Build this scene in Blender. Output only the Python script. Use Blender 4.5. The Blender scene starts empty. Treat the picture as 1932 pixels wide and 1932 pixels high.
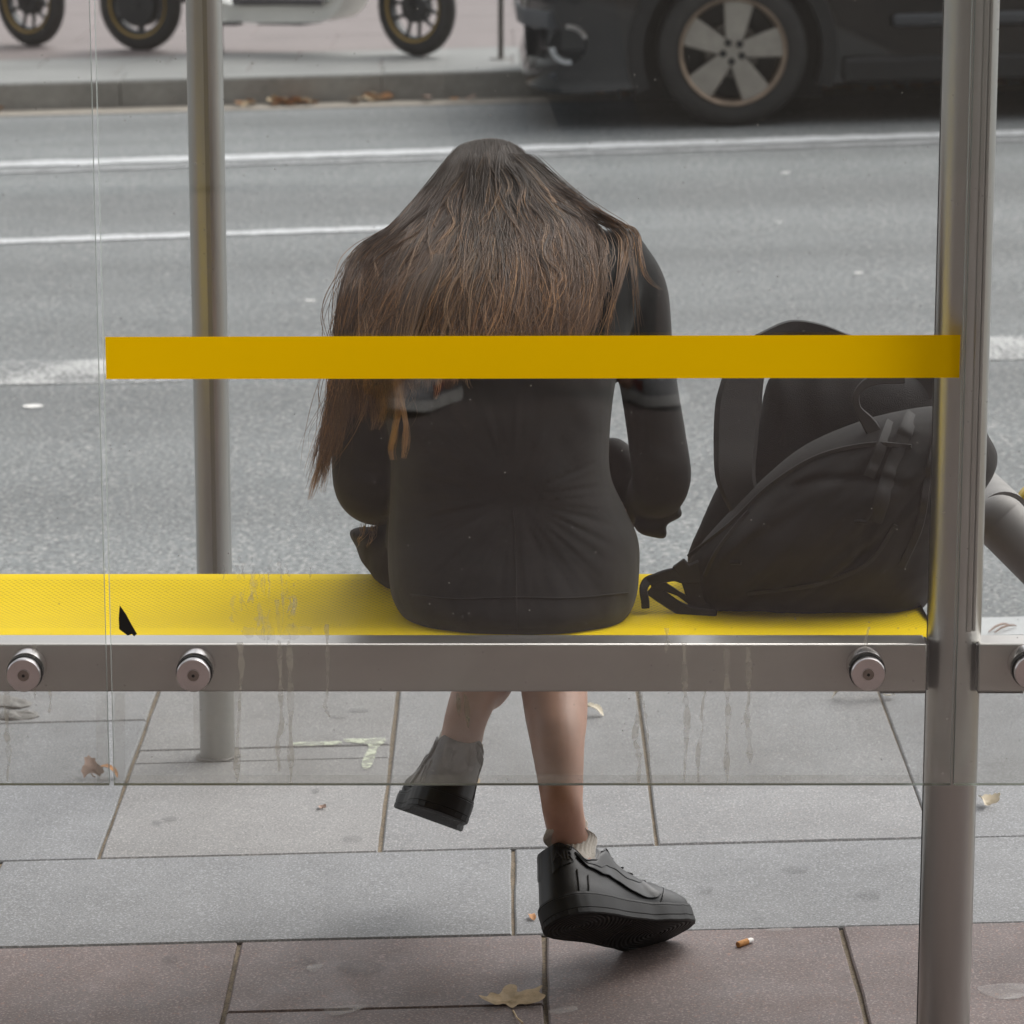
import bpy, bmesh, math, random
import numpy as np
from mathutils import Vector, Matrix, noise as mnoise
from mathutils.bvhtree import BVHTree
random.seed(7)
rng = np.random.default_rng(7)
SC = bpy.context.scene
COL = SC.collection
PI = math.pi

# ------------------------------------------------------------------ camera
F_PX, HALF = 6800.0, 966.0            # focal length in units of a 1932-wide picture
CAM_H, TILT = 1.65, math.radians(12.65)
cam_d = bpy.data.cameras.new('camera')
cam = bpy.data.objects.new('camera', cam_d)
COL.objects.link(cam)
cam.location = (0, 0, CAM_H)
cam.rotation_euler = (PI / 2 - TILT, 0, 0)
cam_d.sensor_fit = 'HORIZONTAL'
cam_d.sensor_width = 36.0
cam_d.lens = 36.0 * F_PX / (2 * HALF)
cam_d.clip_start, cam_d.clip_end = 0.05, 400
cam_d.dof.use_dof = True
cam_d.dof.focus_distance = 4.75
cam_d.dof.aperture_fstop = 12.0
SC.camera = cam

# ------------------------------------------------------------------ light
SUN_EL, SUN_AZ = math.radians(52), math.radians(48)   # azimuth measured from +Y towards +X
world = bpy.data.worlds.new('World')
SC.world = world
world.use_nodes = True
wn = world.node_tree
wn.nodes.clear()
w_out = wn.nodes.new('ShaderNodeOutputWorld')
w_bg = wn.nodes.new('ShaderNodeBackground')
w_hs = wn.nodes.new('ShaderNodeHueSaturation')
w_sky = wn.nodes.new('ShaderNodeTexSky')
w_sky.sky_type = 'NISHITA'
w_sky.sun_disc = False
w_sky.sun_elevation = SUN_EL
w_sky.sun_rotation = SUN_AZ
w_sky.air_density, w_sky.dust_density, w_sky.ozone_density = 1.0, 4.0, 1.0
w_hs.inputs['Saturation'].default_value = 0.16     # an overcast sky is nearly grey
w_bg.inputs['Strength'].default_value = 0.15
wn.links.new(w_sky.outputs[0], w_hs.inputs['Color'])
wn.links.new(w_hs.outputs[0], w_bg.inputs['Color'])
wn.links.new(w_bg.outputs[0], w_out.inputs[0])
sun_d = bpy.data.lights.new('sun', 'SUN')
sun_d.energy, sun_d.angle, sun_d.color = 0.6, math.radians(60), (1.0, 0.96, 0.9)
sun = bpy.data.objects.new('sun', sun_d)
COL.objects.link(sun)
sun_dir = Vector((math.sin(SUN_AZ) * math.cos(SUN_EL), math.cos(SUN_AZ) * math.cos(SUN_EL), math.sin(SUN_EL)))
sun.rotation_euler = sun_dir.to_track_quat('Z', 'Y').to_euler()
sun.location = sun_dir * 30
vs = SC.view_settings
vs.view_transform, vs.look, vs.gamma, vs.exposure = 'Standard', 'None', 1.0, 0.68
vs.use_curve_mapping = False
SC.render.engine = 'CYCLES'
SC.cycles.transparent_max_bounces = 24
SC.cycles.max_bounces = 10

# ------------------------------------------------------------------ measuring helpers
CT, ST = math.cos(TILT), math.sin(TILT)
G = 0.026                                  # the street climbs to the right
EYE = Vector((0, 0, CAM_H))

def ray(x, y):
    a, b = (x - HALF) / F_PX, -(y - HALF) / F_PX
    return Vector((a, CT + b * ST, -ST + b * CT))

def on_ground(x, y, base=0.0):
    d = ray(x, y)
    t = (base - CAM_H) / (d.z - G * d.x)
    return EYE + d * t

def at(x, y, Y):
    d = ray(x, y)
    return EYE + d * (Y / d.y)

def proj(p):
    q = p - EYE
    zc = q.y * CT - q.z * ST
    return HALF + F_PX * q.x / zc, HALF - F_PX * (q.y * ST + q.z * CT) / zc

def scale_at(p):
    q = p - EYE
    return F_PX / (q.y * CT - q.z * ST)    # picture units per metre there

def gz(x, base=0.0):
    return G * x + base

# ------------------------------------------------------------------ mesh helpers
class MB:
    """collects vertices and faces of one mesh object"""
    def __init__(self):
        self.v, self.f, self.m = [], [], []

    def add(self, vs_, fs_, mi=0):
        o = len(self.v)
        self.v += [Vector(p) for p in vs_]
        self.f += [[i + o for i in f] for f in fs_]
        self.m += [mi] * len(fs_)
        return self

    def box(self, c, s, R=None, mi=0):
        vs_ = []
        for dz in (-.5, .5):
            for dx, dy in ((-.5, -.5), (.5, -.5), (.5, .5), (-.5, .5)):
                p = Vector((dx * s[0], dy * s[1], dz * s[2]))
                vs_.append(Vector(c) + (R @ p if R else p))
        return self.add(vs_, [(3, 2, 1, 0), (4, 5, 6, 7), (0, 1, 5, 4), (1, 2, 6, 5), (2, 3, 7, 6), (3, 0, 4, 7)], mi)

    def tube(self, pts, rad, n=12, flat=1.0, up=None, mi=0, cap=True):
        pts = [Vector(p) for p in pts]
        if not hasattr(rad, '__len__'):
            rad = [rad] * len(pts)
        rings, prev = [], None
        for i, p in enumerate(pts):
            t = (pts[min(i + 1, len(pts) - 1)] - pts[max(i - 1, 0)]).normalized()
            if prev is None:
                a = Vector(up) if up else (Vector((0, 0, 1)) if abs(t.z) < .9 else Vector((0, 1, 0)))
            else:
                a = prev
            a = (a - t * a.dot(t)).normalized()
            prev = a
            b = t.cross(a)
            rings.append([p + (a * math.cos(2 * PI * k / n) * flat + b * math.sin(2 * PI * k / n)) * rad[i] for k in range(n)])
        vs_, fs_ = [], []
        for r in rings:
            vs_ += r
        for i in range(len(rings) - 1):
            for k in range(n):
                k2 = (k + 1) % n
                fs_.append((i * n + k, i * n + k2, (i + 1) * n + k2, (i + 1) * n + k))
        if cap:
            fs_.append(tuple(range(n - 1, -1, -1)))
            fs_.append(tuple((len(rings) - 1) * n + k for k in range(n)))
        return self.add(vs_, fs_, mi)

    def ellipsoid(self, c, r, R=None, nu=20, nv=12, mi=0):
        vs_, fs_ = [], []
        for j in range(1, nv):
            th = PI * j / nv
            for i in range(nu):
                ph = 2 * PI * i / nu
                p = Vector((r[0] * math.sin(th) * math.cos(ph), r[1] * math.sin(th) * math.sin(ph), r[2] * math.cos(th)))
                vs_.append(Vector(c) + (R @ p if R else p))
        top = len(vs_)
        for s in (1, -1):
            p = Vector((0, 0, r[2] * s))
            vs_.append(Vector(c) + (R @ p if R else p))
        for j in range(nv - 2):
            for i in range(nu):
                i2 = (i + 1) % nu
                fs_.append((j * nu + i, (j + 1) * nu + i, (j + 1) * nu + i2, j * nu + i2))
        for i in range(nu):
            i2 = (i + 1) % nu
            fs_.append((top, i, i2))
            fs_.append((top + 1, (nv - 2) * nu + i2, (nv - 2) * nu + i))
        return self.add(vs_, fs_, mi)

    def lathe(self, prof, c, axis=(0, 0, 1), n=32, mi=0, a0=0.0, a1=2 * PI):
        """prof: list of (radius, height along axis)"""
        ax = Vector(axis).normalized()
        u = ax.orthogonal().normalized()
        if abs(ax.z) < .5:
            u = Vector((0, 0, 1))
            u = (u - ax * u.dot(ax)).normalized()
        w = ax.cross(u)
        full = abs(a1 - a0 - 2 * PI) < 1e-6
        m = n if full else n + 1
        vs_, fs_ = [], []
        for r, h in prof:
            for k in range(m):
                a = a0 + (a1 - a0) * k / n
                vs_.append(Vector(c) + ax * h + (u * math.cos(a) + w * math.sin(a)) * r)
        for i in range(len(prof) - 1):
            for k in range(n):
                k2 = (k + 1) % m
                fs_.append((i * m + k, i * m + k2, (i + 1) * m + k2, (i + 1) * m + k))
        return self.add(vs_, fs_, mi)

    def loft(self, rings, mi=0, caps=True, closed=True):
        n = len(rings[0])
        vs_, fs_ = [], []
        for r in rings:
            vs_ += r
        for i in range(len(rings) - 1):
            for k in range(n if closed else n - 1):
                k2 = (k + 1) % n
                fs_.append((i * n + k, i * n + k2, (i + 1) * n + k2, (i + 1) * n + k))
        if caps:
            fs_.append(tuple(range(n - 1, -1, -1)))
            fs_.append(tuple((len(rings) - 1) * n + k for k in range(n)))
        return self.add(vs_, fs_, mi)

    def prism(self, poly, d, mi=0):
        """poly: 3-D outline, d: thickness vector"""
        n = len(poly)
        d = Vector(d)
        vs_ = [Vector(p) for p in poly] + [Vector(p) + d for p in poly]
        fs_ = [tuple(range(n)), tuple(range(2 * n - 1, n - 1, -1))]
        for k in range(n):
            k2 = (k + 1) % n
            fs_.append((k2, k, n + k, n + k2))
        return self.add(vs_, fs_, mi)

    def build(self, name, mats, parent=None, origin=None, smooth=True, bevel=0, angle=40, fix=True):
        o_ = Vector(origin) if origin is not None else Vector((0, 0, 0))
        me = bpy.data.meshes.new(name)
        me.from_pydata([p - o_ for p in self.v], [], self.f)
        if not isinstance(mats, (list, tuple)):
            mats = [mats]
        for m_ in mats:
            me.materials.append(m_)
        me.polygons.foreach_set('material_index', self.m)
        me.polygons.foreach_set('use_smooth', [smooth] * len(self.f))
        if fix:
            bm = bmesh.new()
            bm.from_mesh(me)
            bmesh.ops.recalc_face_normals(bm, faces=bm.faces)
            bm.to_mesh(me)
            bm.free()
        if smooth:
            try:
                me.set_sharp_from_angle(angle=math.radians(angle))
            except Exception:
                pass
        o = bpy.data.objects.new(name, me)
        COL.objects.link(o)
        if parent is not None:
            o.parent = parent
        elif origin is not None:
            o.location = o_
        if bevel:
            b = o.modifiers.new('bevel', 'BEVEL')
            b.width, b.segments, b.limit_method = bevel, 2, 'ANGLE'
            b.angle_limit = math.radians(35)
        return o

def fused(mb, voxel, smooth_it=4, factor=0.5):
    """one continuous skin round overlapping closed shapes"""
    me = bpy.data.meshes.new('tmp')
    me.from_pydata(mb.v, [], mb.f)
    bm = bmesh.new(); bm.from_mesh(me)
    bmesh.ops.recalc_face_normals(bm, faces=bm.faces)
    bm.to_mesh(me); bm.free()
    o = bpy.data.objects.new('tmp', me)
    COL.objects.link(o)
    r = o.modifiers.new('r', 'REMESH')
    r.mode, r.voxel_size = 'VOXEL', voxel
    if smooth_it:
        s = o.modifiers.new('s', 'SMOOTH')
        s.iterations, s.factor = smooth_it, factor
    dg = bpy.context.evaluated_depsgraph_get()
    ev = o.evaluated_get(dg)
    m2 = ev.to_mesh()
    out = MB()
    out.add([v.co.copy() for v in m2.vertices], [list(p.vertices) for p in m2.polygons])
    ev.to_mesh_clear()
    bpy.data.objects.remove(o)
    bpy.data.meshes.remove(me)
    return out

def tag(o, label=None, cat=None, group=None, kind=None):
    if label: o['label'] = label
    if cat: o['category'] = cat
    if group: o['group'] = group
    if kind: o['kind'] = kind
    return o

def thing(name, label, cat, loc=(0, 0, 0), group=None, rot=None):
    o = bpy.data.objects.new(name, None)
    o.empty_display_size = .1
    COL.objects.link(o)
    o.location = loc
    if rot is not None: o.rotation_euler = rot
    return tag(o, label, cat, group)

def catmull(pts, per=8, closed=False):
    P = [np.array(p, float) for p in pts]
    n = len(P)
    out = []
    rngk = range(n if closed else n - 1)
    for i in rngk:
        if closed:
            p0, p1, p2, p3 = P[(i - 1) % n], P[i], P[(i + 1) % n], P[(i + 2) % n]
        else:
            p1, p2 = P[i], P[i + 1]
            p0 = P[i - 1] if i > 0 else 2 * p1 - p2
            p3 = P[i + 2] if i + 2 < n else 2 * p2 - p1
        for k in range(per):
            t = k / per
            out.append(.5 * ((2 * p1) + (p2 - p0) * t + (2 * p0 - 5 * p1 + 4 * p2 - p3) * t * t + (3 * p1 - p0 - 3 * p2 + p3) * t ** 3))
    if not closed:
        out.append(P[-1])
    return out

# ------------------------------------------------------------------ materials
def mat(name, col, rough=.5, metal=0.0, var=None, var2=None, speck=(), bump=(), spec=.5, coat=0.0, sheen=0.0, stretch=None,
        coord='world', aniso=0.0, rvar=0.0, sss=0.0):
    """principled material; var = (scale, amount) low-frequency tone change, speck = ((scale, threshold, colour, mix), ...),
    bump = ((scale, strength, distance), ...), stretch = coordinate scale"""
    m = bpy.data.materials.new(name)
    m.use_nodes = True
    nt = m.node_tree
    b = nt.nodes['Principled BSDF']
    b.inputs['Roughness'].default_value = rough
    b.inputs['Metallic'].default_value = metal
    b.inputs['Specular IOR Level'].default_value = spec
    b.inputs['Coat Weight'].default_value = coat
    b.inputs['Coat Roughness'].default_value = .08
    b.inputs['Sheen Weight'].default_value = sheen
    b.inputs['Sheen Roughness'].default_value = .5
    b.inputs['Anisotropic'].default_value = aniso
    if sss:
        b.inputs['Subsurface Weight'].default_value = sss
        b.inputs['Subsurface Radius'].default_value = (.012, .005, .003)
        b.inputs['Subsurface Scale'].default_value = 1.0
    if coord == 'world':
        src = nt.nodes.new('ShaderNodeNewGeometry').outputs['Position']
    else:
        src = nt.nodes.new('ShaderNodeTexCoord').outputs['Object']
    if stretch:
        mp = nt.nodes.new('ShaderNodeMapping')
        mp.inputs['Scale'].default_value = stretch
        nt.links.new(src, mp.inputs['Vector'])
        src = mp.outputs[0]
    cur = None
    rgb = nt.nodes.new('ShaderNodeRGB')
    rgb.outputs[0].default_value = (*col, 1)
    cur = rgb.outputs[0]
    for vv in (var, var2):
        if not vv: continue
        n = nt.nodes.new('ShaderNodeTexNoise')
        n.inputs['Scale'].default_value = vv[0]
        n.inputs['Detail'].default_value = 5
        n.inputs['Roughness'].default_value = .6
        nt.links.new(src, n.inputs['Vector'])
        mr = nt.nodes.new('ShaderNodeMapRange')
        mr.inputs['From Min'].default_value, mr.inputs['From Max'].default_value = .3, .7
        mr.inputs['To Min'].default_value, mr.inputs['To Max'].default_value = 1 - vv[1], 1 + vv[1]
        nt.links.new(n.outputs['Fac'], mr.inputs['Value'])
        vm = nt.nodes.new('ShaderNodeVectorMath'); vm.operation = 'SCALE'
        nt.links.new(cur, vm.inputs[0])
        nt.links.new(mr.outputs[0], vm.inputs['Scale'])
        cur = vm.outputs[0]
    for sc_, th, c2, mx in speck:
        n = nt.nodes.new('ShaderNodeTexNoise')
        n.inputs['Scale'].default_value = sc_
        n.inputs['Detail'].default_value = 2
        nt.links.new(src, n.inputs['Vector'])
        mr = nt.nodes.new('ShaderNodeMapRange')
        mr.inputs['From Min'].default_value, mr.inputs['From Max'].default_value = th, th + .1
        mr.inputs['To Min'].default_value, mr.inputs['To Max'].default_value = 0, mx
        nt.links.new(n.outputs['Fac'], mr.inputs['Value'])
        mi = nt.nodes.new('ShaderNodeMix'); mi.data_type = 'RGBA'
        nt.links.new(mr.outputs[0], mi.inputs['Factor'])
        nt.links.new(cur, mi.inputs['A'])
        mi.inputs['B'].default_value = (*c2, 1)
        cur = mi.outputs['Result']
    nt.links.new(cur, b.inputs['Base Color'])
    if rvar:
        n = nt.nodes.new('ShaderNodeTexNoise')
        n.inputs['Scale'].default_value = 14
        n.inputs['Detail'].default_value = 6
        nt.links.new(src, n.inputs['Vector'])
        mr = nt.nodes.new('ShaderNodeMapRange')
        mr.inputs['From Min'].default_value, mr.inputs['From Max'].default_value = .3, .7
        mr.inputs['To Min'].default_value, mr.inputs['To Max'].default_value = rough - rvar, rough + rvar
        nt.links.new(n.outputs['Fac'], mr.inputs['Value'])
        nt.links.new(mr.outputs[0], b.inputs['Roughness'])
    nrm = None
    for sc_, st, di in bump:
        n = nt.nodes.new('ShaderNodeTexNoise')
        n.inputs['Scale'].default_value = sc_
        n.inputs['Detail'].default_value = 4
        nt.links.new(src, n.inputs['Vector'])
        bp = nt.nodes.new('ShaderNodeBump')
        bp.inputs['Strength'].default_value = st
        bp.inputs['Distance'].default_value = di
        nt.links.new(n.outputs['Fac'], bp.inputs['Height'])
        if nrm is not None:
            nt.links.new(nrm, bp.inputs['Normal'])
        nrm = bp.outputs[0]
    if nrm is not None:
        nt.links.new(nrm, b.inputs['Normal'])
    return m

def nd(m, t, **kw):
    n = m.node_tree.nodes.new(t)
    for k, v in kw.items():
        setattr(n, k, v)
    return n

def lk(m, a, b):
    m.node_tree.links.new(a, b)

def math_n(m, op, a, b=None, clamp=False):
    n = m.node_tree.nodes.new('ShaderNodeMath')
    n.operation, n.use_clamp = op, clamp
    for i, x in enumerate((a, b)):
        if x is None: continue
        if isinstance(x, (int, float)): n.inputs[i].default_value = x
        else: m.node_tree.links.new(x, n.inputs[i])
    return n.outputs[0]

MT = {}
MT['granite'] = mat('granite', (.200, .199, .197), .62, var=(5, .10), var2=(1.1, .08),
    speck=((300, .53, (.46, .45, .44), .5), (340, .55, (.075, .08, .09), .55), (210, .62, (.36, .30, .27), .5)),
    bump=((260, .12, .002),), rvar=.08)
MT['granite_blue'] = mat('granite_blue', (.188, .189, .189), .62, var=(5, .10), var2=(1.3, .08),
    speck=((300, .53, (.43, .44, .45), .5), (340, .55, (.07, .078, .09), .55)), bump=((260, .12, .002),), rvar=.08)
MT['granite_warm'] = mat('granite_warm', (.207, .202, .196), .62, var=(5, .10), var2=(1.3, .08),
    speck=((300, .53, (.46, .44, .41), .5), (340, .55, (.08, .08, .08), .55)), bump=((260, .12, .002),), rvar=.08)
MT['red_stone'] = mat('red_stone', (.150, .116, .108), .62, var=(6, .16), var2=(1.7, .10),
    speck=((290, .54, (.38, .31, .29), .5), (330, .55, (.055, .045, .045), .55), (200, .61, (.32, .17, .12), .5)),
    bump=((260, .14, .002),), rvar=.08)
MT['far_red'] = mat('far_red', (.222, .186, .179), .7, var=(3, .08), speck=((120, .55, (.38, .33, .32), .4),))
MT['far_grey'] = mat('far_grey', (.26, .26, .25), .7, var=(3, .10), speck=((140, .55, (.38, .38, .37), .4),))
MT['kerb'] = mat('kerb_stone', (.31, .30, .275), .75, var=(4, .18), var2=(26, .12), bump=((90, .3, .004),))
MT['kerb_near'] = mat('kerb_near', (.46, .47, .47), .7, var=(4, .08), speck=((220, .55, (.30, .30, .30), .5),), bump=((200, .2, .003),))
MT['sand'] = mat('sand_joint', (.22, .175, .12), .9, var=(18, .3), speck=((300, .5, (.07, .065, .06), .6),), bump=((240, .5, .004),))
MT['steel'] = mat('brushed_steel', (.49, .488, .468), .33, 1.0, var=(9, .06), bump=((500, .04, .0004),), stretch=(1, 1, .2), rvar=.04)
MT['steel_rail'] = mat('rail_steel', (.50, .475, .45), .36, 1.0, var=(6, .07), bump=((500, .03, .0004),), stretch=(.2, 1, 1), rvar=.05)
MT['steel_matt'] = mat('matt_steel', (.27, .26, .25), .7, 1.0, var=(12, .08))
MT['cap_steel'] = mat('cap_steel', (.66, .62, .61), .25, 1.0, var=(40, .05))
MT['screw'] = mat('screw', (.34, .30, .27), .45, 1.0, var=(60, .15))
MT['gasket'] = mat('gasket', (.03, .03, .03), .6)
MT['white_paint'] = mat('road_paint', (.66, .67, .68), .7, speck=((70, .48, (.33, .33, .33), .7), (16, .58, (.33, .33, .33), .6)))
MT['worn_line'] = mat('worn_line', (.42, .425, .43), .75, speck=((70, .47, (.22, .22, .22), .8), (9, .55, (.21, .21, .21), .7)))
MT['black_rubber'] = mat('black_rubber', (.022, .022, .023), .65, var=(20, .2))
MT['tyre'] = mat('tyre', (.028, .027, .026), .7, var=(12, .25), bump=((150, .2, .003),))
MT['car_paint'] = mat('car_paint', (.006, .0063, .0072), .22, coat=.7, rvar=.04, var=(7, .25))
MT['car_plastic'] = mat('car_plastic', (.009, .0095, .0105), .55, var=(20, .2))
MT['car_trim'] = mat('car_trim', (.055, .06, .068), .4)
MT['chrome'] = mat('chrome', (.62, .63, .65), .18, 1.0)
MT['alloy'] = mat('alloy', (.43, .40, .355), .42, .55, var=(14, .12))
MT['alloy_lip'] = mat('alloy_lip', (.30, .225, .165), .45, .6, var=(14, .2))
MT['disc'] = mat('brake_disc', (.17, .155, .14), .45, .7, var=(18, .2))
MT['moped_white'] = mat('moped_white', (.80, .79, .74), .4, coat=.2, var=(6, .06))
MT['gold'] = mat('rim_gold', (.34, .225, .06), .45, .3)
MT['dark_metal'] = mat('dark_metal', (.03, .031, .033), .45, .4)
MT['jacket'] = mat('jacket_cloth', (.0075, .0068, .0062), .85, var=(14, .2), bump=((900, .25, .001), (40, .15, .004)), sheen=.10, spec=.25)
MT['skirt'] = mat('skirt_cloth', (.010, .0092, .0088), .8, var=(14, .2), bump=((700, .25, .001),), sheen=.03, spec=.25)
MT['bag'] = mat('bag_cloth', (.0098, .0088, .0080), .8, var=(10, .2), bump=((1100, .3, .001), (30, .12, .004)), sheen=.04, spec=.3)
MT['bag_lining'] = mat('bag_mesh', (.006, .0062, .0065), .75, bump=((800, .6, .002),))
MT['webbing'] = mat('webbing', (.0125, .011, .010), .75, bump=((900, .4, .001),))
MT['skin'] = mat('skin', (.52, .30, .22), .5, var=(40, .07), var2=(9, .06), bump=((300, .08, .001),), sss=.12)
MT['sock'] = mat('sock_knit', (.56, .52, .46), .9, var=(60, .08), bump=((420, .4, .002),), sheen=.2)
MT['shoe'] = mat('shoe_leather', (.0135, .0135, .014), .44, var=(30, .2), bump=((380, .10, .001), (30, .12, .003)), coord='obj')
MT['shoe_mark'] = mat('shoe_mark', (.009, .009, .0095), .30, coord='obj')
MT['shoe_seam_glint'] = mat('shoe_seam_glint', (.022, .022, .023), .35, coord='obj')
MT['shoe_mid'] = mat('shoe_midsole', (.0145, .0145, .0145), .6, var=(30, .2), coord='obj')
MT['leaf'] = mat('dry_leaf', (.56, .43, .27), .75, var=(40, .2), var2=(150, .12), bump=((160, .3, .002),))
MT['leaf_dark'] = mat('brown_leaf', (.30, .205, .16), .75, var=(40, .25), bump=((160, .3, .002),))
MT['mortar'] = mat('mortar', (.215, .205, .19), .8, var=(14, .15), speck=((260, .55, (.10, .10, .10), .4),), bump=((120, .4, .003),))
MT['leaf_orange'] = mat('orange_leaf', (.42, .21, .09), .75, var=(22, .4))
MT['leaf_pale'] = mat('pale_leaf', (.72, .64, .50), .75, var=(40, .15))
MT['paper'] = mat('paper', (.82, .80, .77), .8)
MT['filter'] = mat('cork_filter', (.60, .29, .10), .8, var=(300, .2))
MT['gum'] = mat('gum', (.135, .135, .14), .8, var=(60, .2))
MT['chalk'] = mat('chalk_paint', (.70, .72, .60), .85)
MT['rubble'] = mat('rubble', (.36, .32, .26), .9, var=(14, .3), bump=((40, .8, .01), (160, .5, .004)))
MT['black_tape'] = mat('black_tape', (.012, .012, .012), .5)
MT['sole_dirt'] = None

# asphalt: light worn aggregate with lane-long tone bands
def make_asphalt():
    m = mat('asphalt', (.186, .198, .200), .8, var=(2.0, .06), var2=(70, .22),
            speck=((85, .54, (.44, .43, .41), .75), (105, .54, (.06, .064, .068), .75), (62, .68, (.50, .49, .47), .35)),
            bump=((120, .5, .006),))
    b = m.node_tree.nodes['Principled BSDF']
    src = b.inputs['Base Color'].links[0].from_socket
    geo = nd(m, 'ShaderNodeNewGeometry')
    mp = nd(m, 'ShaderNodeMapping')
    mp.inputs['Scale'].default_value = (.05, 1.25, 1)
    lk(m, geo.outputs['Position'], mp.inputs['Vector'])
    n = nd(m, 'ShaderNodeTexNoise')
    n.inputs['Scale'].default_value = 1.0
    n.inputs['Detail'].default_value = 3
    lk(m, mp.outputs[0], n.inputs['Vector'])
    mr = nd(m, 'ShaderNodeMapRange')
    mr.inputs['From Min'].default_value, mr.inputs['From Max'].default_value = .35, .65
    mr.inputs['To Min'].default_value, mr.inputs['To Max'].default_value = .80, 1.12
    lk(m, n.outputs['Fac'], mr.inputs['Value'])
    v = nd(m, 'ShaderNodeVectorMath', operation='SCALE')
    lk(m, src, v.inputs[0]); lk(m, mr.outputs[0], v.inputs['Scale'])
    lk(m, v.outputs[0], b.inputs['Base Color'])
    return m
MT['asphalt'] = make_asphalt()

def make_worn_paint():
    m = bpy.data.materials.new('worn_paint'); m.use_nodes = True
    b = m.node_tree.nodes['Principled BSDF']
    b.inputs['Base Color'].default_value = (.55, .55, .54, 1); b.inputs['Roughness'].default_value = .8
    geo = nd(m, 'ShaderNodeNewGeometry')
    n1 = nd(m, 'ShaderNodeTexNoise'); n1.inputs['Scale'].default_value = 75; n1.inputs['Detail'].default_value = 3
    n2 = nd(m, 'ShaderNodeTexNoise'); n2.inputs['Scale'].default_value = 3.5; n2.inputs['Detail'].default_value = 3
    lk(m, geo.outputs['Position'], n1.inputs['Vector']); lk(m, geo.outputs['Position'], n2.inputs['Vector'])
    s = math_n(m, 'ADD', n1.outputs['Fac'], math_n(m, 'MULTIPLY', n2.outputs['Fac'], .8))
    mr = nd(m, 'ShaderNodeMapRange')
    mr.inputs['From Min'].default_value, mr.inputs['From Max'].default_value = .80, .98
    mr.inputs['To Max'].default_value = .9
    lk(m, s, mr.inputs['Value'])
    lk(m, mr.outputs[0], b.inputs['Alpha'])
    return m
MT['worn_paint'] = make_worn_paint()

def make_glass():
    m = bpy.data.materials.new('pane_glass'); m.use_nodes = True
    nt = m.node_tree; nt.nodes.clear()
    out = nd(m, 'ShaderNodeOutputMaterial')
    tr = nd(m, 'ShaderNodeBsdfTransparent'); tr.inputs[0].default_value = (.968, .976, .972, 1)
    gl = nd(m, 'ShaderNodeBsdfGlossy'); gl.inputs['Roughness'].default_value = 0.0
    gl.inputs['Color'].default_value = (1, 1, 1, 1)
    lw = nd(m, 'ShaderNodeLayerWeight'); lw.inputs['Blend'].default_value = .5
    fr = math_n(m, 'ADD', math_n(m, 'MULTIPLY', math_n(m, 'POWER', lw.outputs['Facing'], 5), .95), .043)
    mx = nd(m, 'ShaderNodeMixShader')
    lk(m, fr, mx.inputs[0]); lk(m, tr.outputs[0], mx.inputs[1]); lk(m, gl.outputs[0], mx.inputs[2])
    df = nd(m, 'ShaderNodeBsdfDiffuse'); df.inputs[0].default_value = (.86, .86, .80, 1)
    geo = nd(m, 'ShaderNodeNewGeometry')
    sep = nd(m, 'ShaderNodeSeparateXYZ'); lk(m, geo.outputs['Position'], sep.inputs[0])
    low = nd(m, 'ShaderNodeMapRange'); low.interpolation_type = 'SMOOTHSTEP'
    low.inputs['From Min'].default_value, low.inputs['From Max'].default_value = .62, .36
    low.inputs['To Min'].default_value, low.inputs['To Max'].default_value = .004, .125
    lk(m, sep.outputs['Z'], low.inputs['Value'])
    n1 = nd(m, 'ShaderNodeTexNoise'); n1.inputs['Scale'].default_value = 9; n1.inputs['Detail'].default_value = 6
    lk(m, geo.outputs['Position'], n1.inputs['Vector'])
    r1 = nd(m, 'ShaderNodeMapRange'); r1.inputs['From Min'].default_value, r1.inputs['From Max'].default_value = .35, .7
    r1.inputs['To Min'].default_value, r1.inputs['To Max'].default_value = .5, 1.6
    lk(m, n1.outputs['Fac'], r1.inputs['Value'])
    base = math_n(m, 'MULTIPLY', low.outputs[0], r1.outputs[0])
    # dried splash specks
    vo = nd(m, 'ShaderNodeTexVoronoi'); vo.inputs['Scale'].default_value = 85
    lk(m, geo.outputs['Position'], vo.inputs['Vector'])
    dot = nd(m, 'ShaderNodeMapRange'); dot.inputs['From Min'].default_value, dot.inputs['From Max'].default_value = .16, .06
    dot.inputs['To Min'].default_value, dot.inputs['To Max'].default_value = 0, 1
    lk(m, vo.outputs['Distance'], dot.inputs['Value'])
    n2 = nd(m, 'ShaderNodeTexNoise'); n2.inputs['Scale'].default_value = 60; n2.inputs['Detail'].default_value = 1
    lk(m, geo.outputs['Position'], n2.inputs['Vector'])
    pick = nd(m, 'ShaderNodeMapRange'); pick.inputs['From Min'].default_value, pick.inputs['From Max'].default_value = .60, .68
    pick.inputs['To Max'].default_value = .30
    lk(m, n2.outputs['Fac'], pick.inputs['Value'])
    sp = math_n(m, 'MULTIPLY', dot.outputs[0], pick.outputs[0])
    fac = math_n(m, 'ADD', base, sp, clamp=True)
    mx2 = nd(m, 'ShaderNodeMixShader')
    lk(m, fac, mx2.inputs[0]); lk(m, mx.outputs[0], mx2.inputs[1]); lk(m, df.outputs[0], mx2.inputs[2])
    lk(m, mx2.outputs[0], out.inputs[0])
    return m
MT['glass'] = make_glass()

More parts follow.
